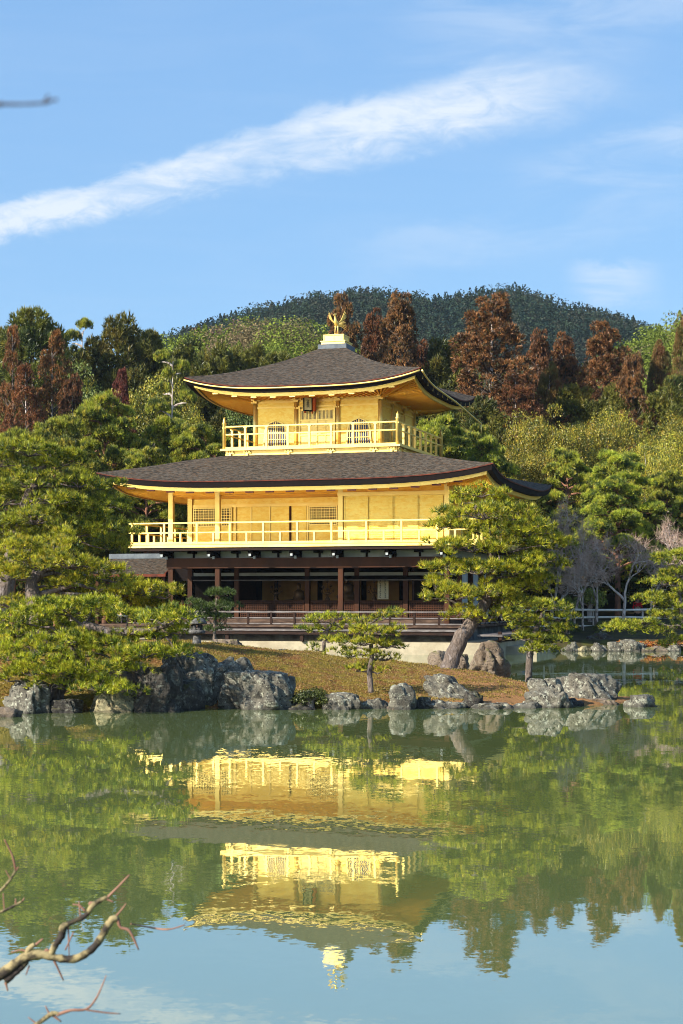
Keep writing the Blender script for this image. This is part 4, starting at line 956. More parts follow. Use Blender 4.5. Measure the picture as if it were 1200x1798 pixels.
pine_by_pads('pine_tree', 'large pine with thick leaning trunk in front of the right half of the pavilion', 39.5,
    [(788, 1170), (796, 1150), (812, 1118), (830, 1092), (850, 1062), (862, 1030), (863, 990), (866, 955), (862, 925), (843, 908), (834, 892), (848, 880)], [.21, .20, .19, .165, .14, .13, .115, .105, .09, .07, .05, .03],
    [(845, 868, 32, 10), (810, 880, 18, 9, .2), (878, 886, 26, 10), (800, 900, 24, 11, -.2), (850, 905, 46, 16, -.4), (915, 904, 26, 11, .3), (942, 922, 28, 11), (768, 926, 24, 11, -.3), (812, 922, 32, 10, -.2), (872, 930, 42, 14, -.4), (922, 935, 42, 16), (772, 960, 32, 12, -.3), (830, 962, 42, 15, -.5), (900, 962, 48, 16, -.2), (960, 950, 32, 14, .3), (985, 960, 16, 10),
     (784, 996, 36, 13, -.3), (840, 1002, 42, 15, -.6), (900, 1000, 46, 20, -.3), (948, 988, 36, 16, .2), (764, 1030, 28, 13, -.3), (802, 1046, 40, 16, -.5), (856, 1042, 38, 16, -.3), (910, 1032, 42, 20, .1), (950, 1022, 32, 15, .3), (742, 1048, 14, 8, -.3), (822, 1076, 32, 12, -.4), (860, 1080, 36, 14, -.1), (903, 1056, 38, 18, .4)],
    seed=14, ground_z=.35, tuft=.115, W=.0125, dens=.88)
pine_by_pads('pine_tree', 'shaded low pine with dark trunk at the water, right of the big boulder', 42.5,
    [(928, 1180), (930, 1150), (936, 1120), (950, 1085), (955, 1065)], [.10, .09, .075, .05, .03],
    [(948, 1066, 44, 14), (910, 1086, 28, 10), (982, 1086, 26, 11), (940, 1100, 38, 11), (922, 1120, 28, 10), (972, 1124, 26, 8), (948, 1140, 32, 9), (992, 1108, 18, 8)],
    seed=15, ground_z=.1, mat='pine_b')
pine_by_pads('pine_tree', 'little pine with airy bright pads standing alone on the moss slope', 34.6,
    [(652, 1207), (649, 1180), (654, 1150), (650, 1120), (645, 1098), (668, 1084)], [.065, .06, .05, .04, .03, .015],
    [(692, 1078, 15, 6), (672, 1086, 20, 7), (642, 1092, 18, 7), (637, 1110, 24, 8), (606, 1126, 20, 8), (664, 1110, 24, 8), (690, 1106, 13, 6), (602, 1142, 18, 7), (640, 1130, 22, 8), (680, 1135, 20, 8), (626, 1176, 16, 6), (612, 1152, 15, 6), (680, 1156, 18, 7), (654, 1150, 18, 6), (702, 1136, 9, 5), (664, 1180, 12, 6), (640, 1168, 12, 5)],
    seed=16, ground_z=.30, clump=.13, tuft=.085, W=.0095, dens=1.15)
pine_by_pads('pine_tree', 'smaller pine on the crest left of the little lone pine, against the white base wall', 44.0,
    [(572, 1150), (569, 1128), (576, 1106), (588, 1092)], [.06, .05, .04, .02],
    [(592, 1085, 24, 7), (561, 1090, 20, 7), (541, 1105, 12, 5), (566, 1108, 20, 7), (602, 1101, 20, 8), (577, 1126, 14, 6), (556, 1140, 9, 4)],
    seed=17, ground_z=.6, clump=.15, dens=.85)
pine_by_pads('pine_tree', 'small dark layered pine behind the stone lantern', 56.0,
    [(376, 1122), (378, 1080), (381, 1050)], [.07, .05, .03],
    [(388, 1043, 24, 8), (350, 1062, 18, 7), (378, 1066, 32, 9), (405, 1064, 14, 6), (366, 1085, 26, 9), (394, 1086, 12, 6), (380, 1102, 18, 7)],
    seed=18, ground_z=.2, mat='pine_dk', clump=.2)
pine_by_pads('pine_tree', 'layered pine at the right edge hanging low branches over the far bank', 62.0,
    [(1225, 1135), (1205, 1105), (1196, 1070), (1192, 1030), (1188, 990)], [.14, .12, .10, .07, .04],
    [(1178, 982, 26, 11), (1196, 1008, 28, 12), (1162, 1024, 26, 10), (1148, 1054, 26, 11), (1188, 1060, 28, 12), (1164, 1082, 24, 8), (1096, 1103, 28, 8, -.6), (1130, 1098, 22, 8, -.4), (1176, 1105, 24, 9), (1194, 1130, 20, 7), (1205, 1035, 26, 12), (1215, 975, 24, 12)],
    seed=19, ground_z=.4, mat='pine_b', clump=.28, tuft=.14, W=.018, group='pines on the far bank')

# ------------------------------------------------------------------ background tree kinds (one of each is built, then copied)
def proto(name, H, W, cat):
    e = empty(name); e['H'] = H; e['W'] = W; e['category'] = cat; return e
def crown_part(e, P, D, kind, mat, size, rng, k=8, W=.04, asp=.6):
    if kind == 'n': V, Fc = needles(P, D, k, size, W, .5, rng); kk = 3
    else: V, Fc = leaves(P, D, size, rng, asp); kk = 4
    link('crown', fast_mesh('crown', V, Fc, kk, M[mat]), e)
def make_cedar(seed, mat, H=18., W=7.5, drop=0.0, bark='bark_pale', gaps=.0):
    rng = np.random.default_rng(seed); e = proto('cedar_tree', H, W, 'tree'); PP = []; DD = []; br = MB()
    MB().tube([(0, 0, -1.5), (.1, 0, H*.3), (-.1, .1, H*.6), (0, 0, H*.97)], [.32, .24, .14, .03], 8).build('trunk', M[bark], e)
    lobes = [(rng.uniform(0, 6.28), rng.uniform(.25, .95)) for _ in range(7)]
    n = 340
    for i in range(n):
        h = 1-rng.uniform(0, .86)**.8*.98
        if rng.random() < gaps*.5: continue
        a = rng.uniform(0, 2*np.pi)
        rr = W/2*min(1, (1-h)*1.75+.10)**.8
        rr *= 1+.22*math.sin(3*a+h*14)+.18*math.sin(19*h+a)
        rr = min(rr, W*.60)*rng.uniform(.6, 1.05)
        z = h*H; c = np.array([rr*math.cos(a), rr*math.sin(a), z-.12*rr])
        s = rng.uniform(.5, .95)*(.55+.45*(1-h))*1.15
        P, D = dome(c, (s, s, s*.75), int(150*s*s)+25, rng, .5); PP.append(P); DD.append(D+np.array([0, 0, .1]))
        if rng.random() < .6: br.tube([(0, 0, z-.5*rr-.2), (c[0]*.6, c[1]*.6, z-.35*rr), tuple(c)], [.07, .05, .02], 4, False)
    P = np.concatenate(PP); D = np.concatenate(DD)
    crown_part(e, P, unit(D), 'n', mat, .24, rng, 6, .075)
    br.build('branches', M['bark_dark'], e); return e
def make_cypress(seed, mat, H=15., W=6.5):
    rng = np.random.default_rng(seed); e = proto('cypress_tree', H, W, 'tree'); PP = []; DD = []
    MB().tube([(0, 0, -1.5), (0, 0, H*.5), (0, 0, H*.95)], [.28, .16, .03], 7).build('trunk', M['bark_dark'], e)
    for i in range(260):
        h = 1-rng.uniform(0, .95)**.9*.97; a = rng.uniform(0, 2*np.pi)
        rr = W/2*min(1, (1-h)*2.6+.12)**.7*(1+.2*math.sin(2*a+9*h))*rng.uniform(.5, 1.12); c = np.array([rr*math.cos(a), rr*math.sin(a), h*H])
        s = rng.uniform(.4, .8); P, D = dome(c, (s*.75, s*.75, s*1.15), int(90*s*s)+18, rng, .4); PP.append(P); DD.append(D+np.array([0, 0, .5]))
    crown_part(e, np.concatenate(PP), unit(np.concatenate(DD)), 'n', mat, .34, rng, 5, .09); return e
def make_broad(seed, mat, H=8., W=8., leaf=.10, name='broadleaf_tree', n=52, bark='bark_pale', zlo=.12):
    rng = np.random.default_rng(seed); e = proto(name, H, W, 'tree'); PP = []; DD = []; br = MB()
    MB().tube([(0, 0, -1.0), (.15, 0, H*.25), (0, .1, H*.55)], [.22, .17, .09], 7).build('trunk', M[bark], e)
    for i in range(n):
        d = unit(rng.normal(size=3)); d[2] = abs(d[2])*1.0-.35*rng.random(); rr = rng.uniform(.55, 1.0)
        c = np.array([d[0]*W*.42*rr, d[1]*W*.42*rr, H*(.42+zlo)+d[2]*H*.40*rr]); s = rng.uniform(.07, .18)*W
        P, D = dome(c, (s, s, s*.7), int(150*(s/1.0)**2*(.2/leaf)**1.8)+20, rng, .35); PP.append(P); DD.append(D)
        if i % 4 == 0: br.tube([(0, 0, H*.3), (c[0]*.5, c[1]*.5, (H*.35+c[2])*.5), tuple(c)], [.09, .05, .02], 4, False)
    crown_part(e, np.concatenate(PP), unit(np.concatenate(DD)), 'l', mat, leaf, rng, asp=.65); br.build('branches', M[bark], e); return e
def make_pine(seed, mat, H=8., W=7., tall=False, bark='bark_red'):
    rng = np.random.default_rng(seed); e = proto('pine_tree', H, W, 'pine tree'); PP = []; DD = []; br = MB()
    lean = rng.uniform(-.12, .12)*H
    tr = [(0, 0, -1.0), (lean*.3, 0, H*.3), (lean*.2, lean*.3, H*.6), (lean*.5, 0, H*.95)]
    MB().tube(tr, [.20, .16, .11, .03], 8).build('trunk', M[bark], e)
    TR = np.array(tr); npad = 36 if not tall else 15
    for i in range(npad):
        h = (.30+.68*(i+.5)/npad) if not tall else (.40+.58*(i+.5)/npad); a = i*2.4+rng.uniform(-.4, .4)
        ext = W/2*(1-max(0, (h-.35))/.72)**.6*rng.uniform(.4, .95)
        c = np.array([ext*math.cos(a)+lean*.4*h, ext*math.sin(a), h*H]); pr = W*rng.uniform(.08, .16)*(1.15-.4*h)
        tx = np.array([np.interp(h*H-.4, TR[:, 2], TR[:, q]) for q in (0, 1)])
        br.tube(branch_curve((tx[0], tx[1], h*H-.35), c-np.array([0, 0, .15]), .08, rng, 5), [.06, .05, .04, .03, .015], 4, False)
        nc = int(pr*pr*3.14/.085)+3
        for _ in range(nc):
            b = rng.uniform(0, 6.28); rr = math.sqrt(rng.random()); q = c+np.array([rr*pr*math.cos(b), rr*pr*math.sin(b), pr*.28*(1-1.3*rr*rr)+rng.normal()*.05])
            P, D = dome(q, (.27, .27, .18), 28, rng); PP.append(P); DD.append(D+np.array([0, 0, .5]))
    crown_part(e, np.concatenate(PP), unit(np.concatenate(DD)), 'n', mat, .18, rng, 9, .030); br.build('branches', M[bark], e); return e
def make_bare(seed, H=7., W=6., bark='bark_pale', twig='twig', depth=6):
    rng = np.random.default_rng(seed); e = proto('bare_tree', H, W, 'bare tree'); tb = MB(); TP = []; TD = []; lim = MB()
    def grow(p, d, L, r, lev):
        n = 3; pts = [p]; q = p.copy(); dd = d.copy()
        for i in range(n):
            dd = unit(dd+rng.normal(size=3)*.16+np.array([0, 0, .05])); q = q+dd*L/n; pts.append(q)
        (tb if lev < 1 else lim).tube([tuple(x) for x in pts], list(np.linspace(r, r*.62, n+1)), 6 if lev < 2 else 3, False)
        if lev >= depth-1:
            for x in pts[1:]:
                for _ in range(1+(len(TP) % 2)): TP.append(x); TD.append(unit(dd+rng.normal(size=3)*.7))
            return
        for k in range(2 if lev < 1 else 3):
            nd = unit(dd+rng.normal(size=3)*(.55 if lev else .45)*np.array([1, 1, .6])); 
            if nd[2] < -.1: nd[2] *= -.3
            grow(pts[-1-(k % 2 if lev else 0)], unit(nd), L*rng.uniform(.62, .82), r*.6, lev+1)
    grow(np.array([0, 0, -.5]), np.array([.05, 0, 1.]), H*.30, H*.022, 0)
    tb.build('trunk', M[bark], e); lim.build('branches', M[bark], e)
    V, Fc = needles(np.array(TP), np.array(TD), 2, H*.085, .015, .45, rng); link('twigs', fast_mesh('twigs', V, Fc, 3, M[twig]), e)
    return e
PR = {
 'cedar': [make_cedar(1, 'cedar'), make_cedar(2, 'cedar', W=8.5), make_cedar(3, 'cedar', W=6.5)],
 'cedar_ol': [make_cedar(4, 'cedar_ol')], 'maroon': [make_cedar(6, 'maroon', gaps=.3, bark='bark_dark')],
 'cedar_sp': [make_cedar(5, 'cedar_rust', gaps=.9, W=8.5)],
 'cypress': [make_cypress(1, 'cypress'), make_cypress(2, 'cypress', W=7.5), make_cypress(3, 'cypress')],
 'broad': [make_broad(1, 'broad'), make_broad(2, 'broad'), make_broad(3, 'broad')],
 'dark': [make_broad(4, 'broad_dk')], 'light': [make_broad(5, 'lightgreen', H=10, W=7), make_broad(8, 'lightgreen', H=10, W=7)],
 'pine': [make_pine(1, 'pine_bg'), make_pine(2, 'pine_bg'), make_pine(3, 'pine_bg')],
 'tallpine': [make_pine(7, 'pine_bg', H=12, W=7, tall=True, bark='bark_pale')],
 'bare': [make_bare(1), make_bare(2), make_bare(4)], 'greybare': [make_bare(3, twig='twig_grey')],
 'shrub': [make_broad(6, 'shrub_y', H=2.2, W=2.4, leaf=.12, name='shrub', n=45, zlo=0)],
 'dkshrub': [make_broad(7, 'broad_dk', H=1.2, W=1.8, leaf=.07, name='shrub', n=60, zlo=-.2)],
}
_used = {}
def plant(kind, x, ytop, Y, wpx, label, group, var=0, rz=None, ybase=None, zbase=None, hs=1.0):
    """copy a tree kind: crown centre x, top row, distance, crown width in photo pixels"""
    src = PR[kind][var % len(PR[kind])]; c = px(x, ytop, Y); zb = float(ground(c.x, Y)) if zbase is None else zbase
    o = copy_tree(src); sz_ = (c.z-zb)/src['H']; sw = wpx*Y/F/src['W']
    if kind in ('pine', 'dark', 'light', 'bare', 'greybare'): sw = max(sw, sz_*.66)
    if kind == 'broad': sw = max(sw, sz_*.55)
    if kind == 'tallpine': sw = max(sw, sz_*.5)
    if kind == 'cypress': sz_ *= .95; sw = max(sw*1.3, sz_*.75)
    o.location = (c.x, Y, zb); o.scale = (sw, sw, sz_); o.rotation_euler = (0, 0, (x*1.7+Y) % 6.28 if rz is None else rz)
    for k in ('H', 'W'):
        if k in o: del o[k]
    o['label'] = label
    if group: o['group'] = group
    if kind in ('shrub', 'dkshrub'): o['category'] = 'shrub'
    return o
RC = 'red-brown cedars behind the pavilion'
for i, (x, y, Y, w, lb) in enumerate([
    (600, 517, 112, 92, 'rounded red-brown cedar directly behind the golden bird'), (700, 520, 114, 118, 'broad red-brown cedar with a flat shoulder, first tall one right of the golden bird'),
    (655, 550, 116, 80, 'low red-brown cedar top between the golden bird and the broad shouldered cedar'), (865, 517, 106, 165, 'biggest red-brown cedar, tallest peak right of the roofs'),
    (945, 583, 112, 84, 'slim red-brown cedar, left of a pair right of the biggest cedar'), (990, 590, 114, 90, 'slim red-brown cedar, right of the pair right of the biggest cedar'),
    (1060, 565, 109, 130, 'full conical red-brown cedar under the right foot of the mountain'), (1113, 622, 105, 84, 'small dark red-brown cedar right of the full conical one'),
    (815, 640, 118, 84, 'half-hidden red-brown cedar left behind the biggest cedar'), (905, 655, 104, 110, 'low red-brown cedar filling in below the biggest cedar'),
    (740, 600, 118, 90, 'dark red-brown cedar behind the upper roof ridge on the right')]):
    plant('cedar', x, y, Y, w*1.25, lb, RC, i)
for i, (x, y, Y, w, lb) in enumerate([(1160, 600, 112, 86, 'olive-brown cedar near the right edge'), (1205, 552, 108, 90, 'tall olive-brown cedar cut by the right edge'), (1030, 640, 116, 80, 'olive cedar low between the pair and the full conical cedar'), (965, 640, 108, 90, 'olive-brown cedar below the slim pair')]):
    plant('cedar_ol', x, y, Y, w, lb, 'olive-brown cedars on the right', i)
plant('cedar_sp', 22, 573, 98, 84, 'thin rust-coloured cedar with bare pale trunk at the left edge', 'rust-coloured cedars on the left')
plant('cedar_sp', 92, 582, 100, 118, 'wide rust-coloured cedar right of the thin one on the left', 'rust-coloured cedars on the left', rz=2.2)
plant('cedar_sp', 45, 640, 94, 110, 'lower rust-coloured cedar between and below the two at the left', 'rust-coloured cedars on the left', rz=4)
plant('cedar', 128, 660, 96, 90, 'dark red-brown cedar low beside the wide rust-coloured one', 'rust-coloured cedars on the left', 1)
plant('maroon', 214, 648, 95, 62, 'small maroon tree between yellow-green crowns left of the upper roof', None)
GC = 'dark cypresses on the slope'
for i, (x, y, Y, w, lb) in enumerate([(58, 533, 112, 120, 'tallest dark cypress on the left skyline'), (5, 560, 115, 100, 'dark cypress cut by the left edge'), (205, 546, 116, 120, 'pointed dark olive cypress on the skyline left of centre'),
    (258, 572, 119, 100, 'dark olive cypress right below the pointed skyline one'), (128, 600, 118, 100, 'dark cypress between the tallest and the pointed one'), (330, 592, 122, 90, 'round-topped dark cypress left of the upper roof slope'),
    (378, 602, 118, 100, 'dark cypress above the left slope of the upper roof'), (432, 598, 120, 100, 'broad dark cypress nearest the bright green hillside crowns'), (300, 625, 112, 90, 'dark cypress behind the tall thin pine'),
    (490, 612, 112, 100, 'dark cypress just over the upper roof left of the bird'), (782, 585, 116, 84, 'dark green cypress between the shouldered cedar and the biggest cedar'), (560, 602, 114, 60, 'dark cypress peeping beside the left of the bird pedestal'),
    (350, 660, 104, 100, 'dark cypress right behind the left tip of the upper roof'), (290, 690, 100, 110, 'dark cypress under the tall thin pine'), (925, 690, 112, 110, 'dark cypress in shade below the biggest cedar'), (1010, 670, 108, 110, 'dark cypress in shade under the slim cedar pair'),
    (1090, 665, 106, 110, 'dark cypress below the full conical cedar'), (1180, 655, 104, 110, 'dark cypress low at the right edge'), (765, 680, 100, 100, 'dark cypress behind the right eave of the upper roof'), (845, 690, 98, 110, 'dark cypress right of the upper roof tip'), (235, 640, 108, 90, 'dark cypress behind the maroon tree')]):
    plant('cypress', x, y, Y, w, lb, GC, i)
plant('tallpine', 148, 558, 122, 44, 'tiny flat-topped pine standing clear on the left skyline', None)
plant('tallpine', 302, 610, 92, 115, 'tall thin pine with pale trunk left of the upper roof', None, rz=1.0)
BG = 'green pines behind the pavilion'
for i, (x, y, Y, w, lb) in enumerate([(185, 700, 84, 230, 'wide layered green pine above the left tip of the main roof'), (100, 735, 80, 160, 'green pine left of the wide layered one'), (305, 738, 86, 150, 'green pine right of the wide layered one'), (362, 752, 84, 120, 'green pine touching the left end of the upper balcony'),
    (20, 760, 76, 150, 'green pine at the left edge behind the dark-limbed one'), (250, 790, 80, 150, 'green pine just above the main roof on the left'), (775, 737, 86, 100, 'green pine beside the right end of the upper balcony'), (850, 765, 88, 110, 'green pine above the right end of the main roof'), (812, 750, 92, 90, 'green pine between two others right of the upper balcony'),
    (1085, 795, 84, 200, 'largest green pine on the right with reddish trunk'), (1000, 792, 90, 130, 'green pine left behind the largest right one'), (1165, 830, 88, 130, 'green pine at the right edge below the olive trees'), (1120, 900, 90, 150, 'lower green pine among bare trees on the right'), (1050, 870, 93, 150, 'green pine under the largest right one'),
    (270, 850, 82, 150, 'pine behind the open west end of the middle storey'), (200, 870, 80, 150, 'shaded pine just left of the middle balcony'), (980, 905, 88, 110, 'pine behind bare trees right of the main roof tip'), (320, 900, 86, 120, 'pine seen through the posts of the west balcony'), (1190, 900, 86, 120, 'pine mostly cut by the right edge above the layered one')]):
    plant('pine', x, y, Y, w, lb, BG, i)
OB = 'olive broadleaf trees'
for i, (x, y, Y, w, lb) in enumerate([(960, 688, 96, 150, 'olive broadleaf tree with rounded crown right of the main roof'), (1035, 700, 98, 140, 'yellowish broadleaf tree under the full conical cedar'), (1100, 708, 100, 120, 'olive broadleaf tree right of the yellowish one'), (925, 745, 92, 130, 'broad olive crown just above the main roof right tip'),
    (1150, 735, 92, 110, 'orange-tinged broadleaf tree by the right edge'), (1195, 720, 96, 100, 'olive broadleaf tree cut by the right edge'), (172, 640, 102, 100, 'golden-olive tree left of the maroon one'), (245, 628, 104, 90, 'olive tree right of the maroon one'), (990, 770, 92, 110, 'olive crown low between green pines on the right'),
    (130, 700, 90, 80, 'olive tree low among the left pines'), (885, 800, 86, 90, 'olive crown right above the main roof edge'), (330, 700, 98, 90, 'olive tree under the dark cypress left of the upper roof')]):
    plant('broad', x, y, Y, w, lb, OB, i)
for i, (x, y, Y, w, lb) in enumerate([(140, 590, 112, 70, 'pale green tree below the tiny skyline pine'), (400, 640, 108, 80, 'light green tree over the upper roof left slope')]):
    plant('light', x, y, Y, w, lb, 'light green trees', i)
for i, (x, y, Y, w, lb) in enumerate([(190, 600, 104, 110, 'grey leafless tree on the left below the pointed cypress'), (240, 650, 96, 110, 'grey leafless tree left of the tall thin pine'), (1130, 690, 98, 120, 'grey leafless tree among olive crowns on the right'), (1185, 790, 90, 110, 'grey leafless tree at the right edge above the pines')]):
    plant('greybare', x, y, Y, w, lb, 'grey leafless trees', i)
for i, (x, y, Y, w, lb) in enumerate([(965, 830, 78, 130, 'leafless tree with white trunk just right of the main roof tip'), (1010, 870, 77, 130, 'leafless pinkish tree between the roof tip and the forked one'), (1095, 890, 75.5, 160, 'forked white-barked leafless tree behind the bamboo fence'), (1050, 920, 76.5, 140, 'dark-trunked leafless tree left of the forked white one'), (1180, 870, 82, 120, 'leafless tree near the right edge'), (970, 950, 78, 110, 'low leafless tree behind the leaning pine on the right'),
    (1140, 940, 77, 120, 'low leafless tree between the forked one and the right edge'), (250, 900, 84, 130, 'leafless tree behind the middle balcony on the left'), (290, 930, 88, 110, 'leafless tree seen beside the west balcony posts'), (1025, 950, 75, 100, 'slender leafless tree at the left end of the bamboo fence')]):
    plant('bare', x, y, Y, w, lb, 'leafless pinkish trees', i)
for i, (x, y, Y, w, lb) in enumerate([(1038, 1015, 79, 60, 'yellow-green shrub behind the bamboo fence'), (1000, 1035, 82, 55, 'yellow-green shrub left of the other behind the fence')]):
    plant('shrub', x, y, Y, w, lb, 'yellow-green shrubs', i)
for i, (x, y, Y, w, lb) in enumerate([(200, 960, 88, 130, 'dark evergreen behind the annex roof'), (310, 985, 92, 110, 'dark evergreen seen through the west end of the ground floor'), (100, 900, 90, 160, 'dark evergreen hidden behind the left pines'), (20, 850, 92, 170, 'dark evergreen at the left edge behind the pines'), (940, 960, 90, 120, 'dark evergreen behind the leaning pine'), (1060, 985, 92, 130, 'dark evergreen behind the forked leafless tree'), (1150, 985, 90, 130, 'dark evergreen behind the fence on the right'), (1210, 950, 92, 120, 'dark evergreen cut by the right edge'), (990, 985, 94, 110, 'dark evergreen left of the yellow-green shrub'), (160, 830, 96, 140, 'dark evergreen between the wide pine and the roof tip'), (860, 830, 96, 150, 'dark evergreen right behind the main roof'),(1110, 860, 96, 150, 'dark evergreen behind the largest right pine')]):
    plant('dark', x, y, Y, w, lb, 'dark evergreens behind the pines', i)
plant('dkshrub', 547, 1190, 32.95, 88, 'dark round bush at the waterline between two boulders', None, zbase=.02)
plant('dkshrub', 1054, 1098, 71.5, 34, 'small leafy sprig above the far bank rocks', None, zbase=.4)
for i, (x, y, w, lb) in enumerate([(1060, 1080, 44, 'low pruned bush in front of the fence, left one'), (1000, 1085, 50, 'low pruned bush in front of the fence behind the shaded pine')]):
    plant('dkshrub', x, y, 74, w, lb, 'low bushes on the far bank')
# reddish plants on the far bank
PR['redplant'] = [make_broad(9, 'maroon', H=.5, W=1.2, leaf=.06, name='shrub', n=30, zlo=-.1)]
M['orangeplant'] = leafmat('orange_groundcover', (.42, .16, .03), (.30, .07, .02), (.25, .2, .04), 3, .2, .4, 0)
PR['orangeplant'] = [make_broad(10, 'orangeplant', H=.5, W=1.2, leaf=.06, name='shrub', n=30, zlo=-.1)]
for i, (x, w, lb) in enumerate([(1093, 34, 'reddish plant beside the widest far bank rock'), (1132, 40, 'dark red plant right of the widest far bank rock'), (1155, 44, 'orange plant over the warm brown stone'), (1192, 46, 'orange plant at the right edge of the far bank')]):
    plant('orangeplant', x, 1122, 68.9, w, lb, 'orange and red plants at the far bank', zbase=.1)
for k in PR:
    for e in PR[k]:
        for ch in list(e.children): bpy.data.objects.remove(ch)
        bpy.data.objects.remove(e)

# ------------------------------------------------------------------ far woods and ground cover: one mass each
def wood(name, label, cat, mat, pts, hmin, hmax, seed, nleaf=46, leaf=1.0, conifer=.5):
    rng = np.random.default_rng(seed); VV = []
    for (x, y, z) in pts:
        h = rng.uniform(hmin, hmax); con = rng.random() < conifer; w = h*(.30 if con else .42); n = nleaf
        t = rng.uniform(0, 1, n); a = rng.uniform(0, 6.28, n)
        r = w*(((1-t)**.8) if con else np.sqrt(np.clip(1-(t*1.15-.25)**2, 0, 1)))*rng.uniform(.55, 1.05, n)
        P = np.stack([x+r*np.cos(a), y+r*np.sin(a), z+h*(.18+.84*t)], -1); N = unit(np.stack([np.cos(a), np.sin(a), .5+t], -1))
        V, _ = leaves(P, N, leaf*h/8, rng, .7, .45); VV.append(V)
    V = np.concatenate(VV); o = link(name, fast_mesh(name, V, np.arange(len(V)).reshape(-1, 4), 4, M[mat])); tag(o, label, cat, kind='stuff'); return o
rng = np.random.default_rng(5)
pts = []
for _ in range(6500):
    Y = rng.uniform(390, 545); xp = rng.uniform(240, 1250); X = (xp-600)*Y/F; pts.append((X, Y, float(ground(X, Y))))
for _ in range(500):
    X = rng.uniform(-62, 100); Y = rng.uniform(510, 530); pts.append((X, Y, float(ground(X, Y))))
wood('mountain_forest', 'dark blue-green forest covering the far mountain', 'forest', 'forest', pts, 3.0, 8.0, 1, 90, .75, .65)
pts = []
for i in range(1100):
    Y = rng.uniform(140, 215); xp = rng.uniform(290, 640) if i % 2 else rng.uniform(1040, 1260)
    X = (xp-600)*Y/F; pts.append((X, Y, float(ground(X, Y))))
for i in range(500):
    Y = rng.uniform(135, 210); xp = rng.uniform(-40, 1260); X = (xp-600)*Y/F; pts.append((X, Y, float(ground(X, Y))))
for i in range(900):
    Y = rng.uniform(115, 230); X = rng.choice([-1, 1])*rng.uniform(.21, .62)*Y; pts.append((X, Y, float(ground(X, Y))))
wood('hillside_forest', 'bright green wood on the nearer hillside', 'forest', 'hillwood', pts, 3.5, 7, 2, 520, .34, .35)
pts = []
for _ in range(520):
    Y = rng.uniform(84, 112); xp = rng.uniform(-60, 1260); X = (xp-600)*Y/F; pts.append((X, Y, float(ground(X, Y))))
wood('understory', 'dark undergrowth between the trunks behind the garden', 'undergrowth', 'understory', pts, 2.5, 6, 3, 260, .5, .2)
# moss blades and fallen needles on the island
n = 60000
X = rng.uniform(-7.5, 6.2, n); Y = 32+18*rng.random(n)**1.6; Zi = island(X, Y); ok = Zi > .12; P = np.stack([X, Y, Zi], -1)[ok]
V, Fc = needles(P, np.tile([0, 0, 1.], (len(P), 1)), 3, .045, .014, .8, rng)
tag(link('moss', fast_mesh('moss', V, Fc, 3, M['groundcover'])), 'golden brown moss tufts and fallen needles over the island', 'moss', kind='stuff')
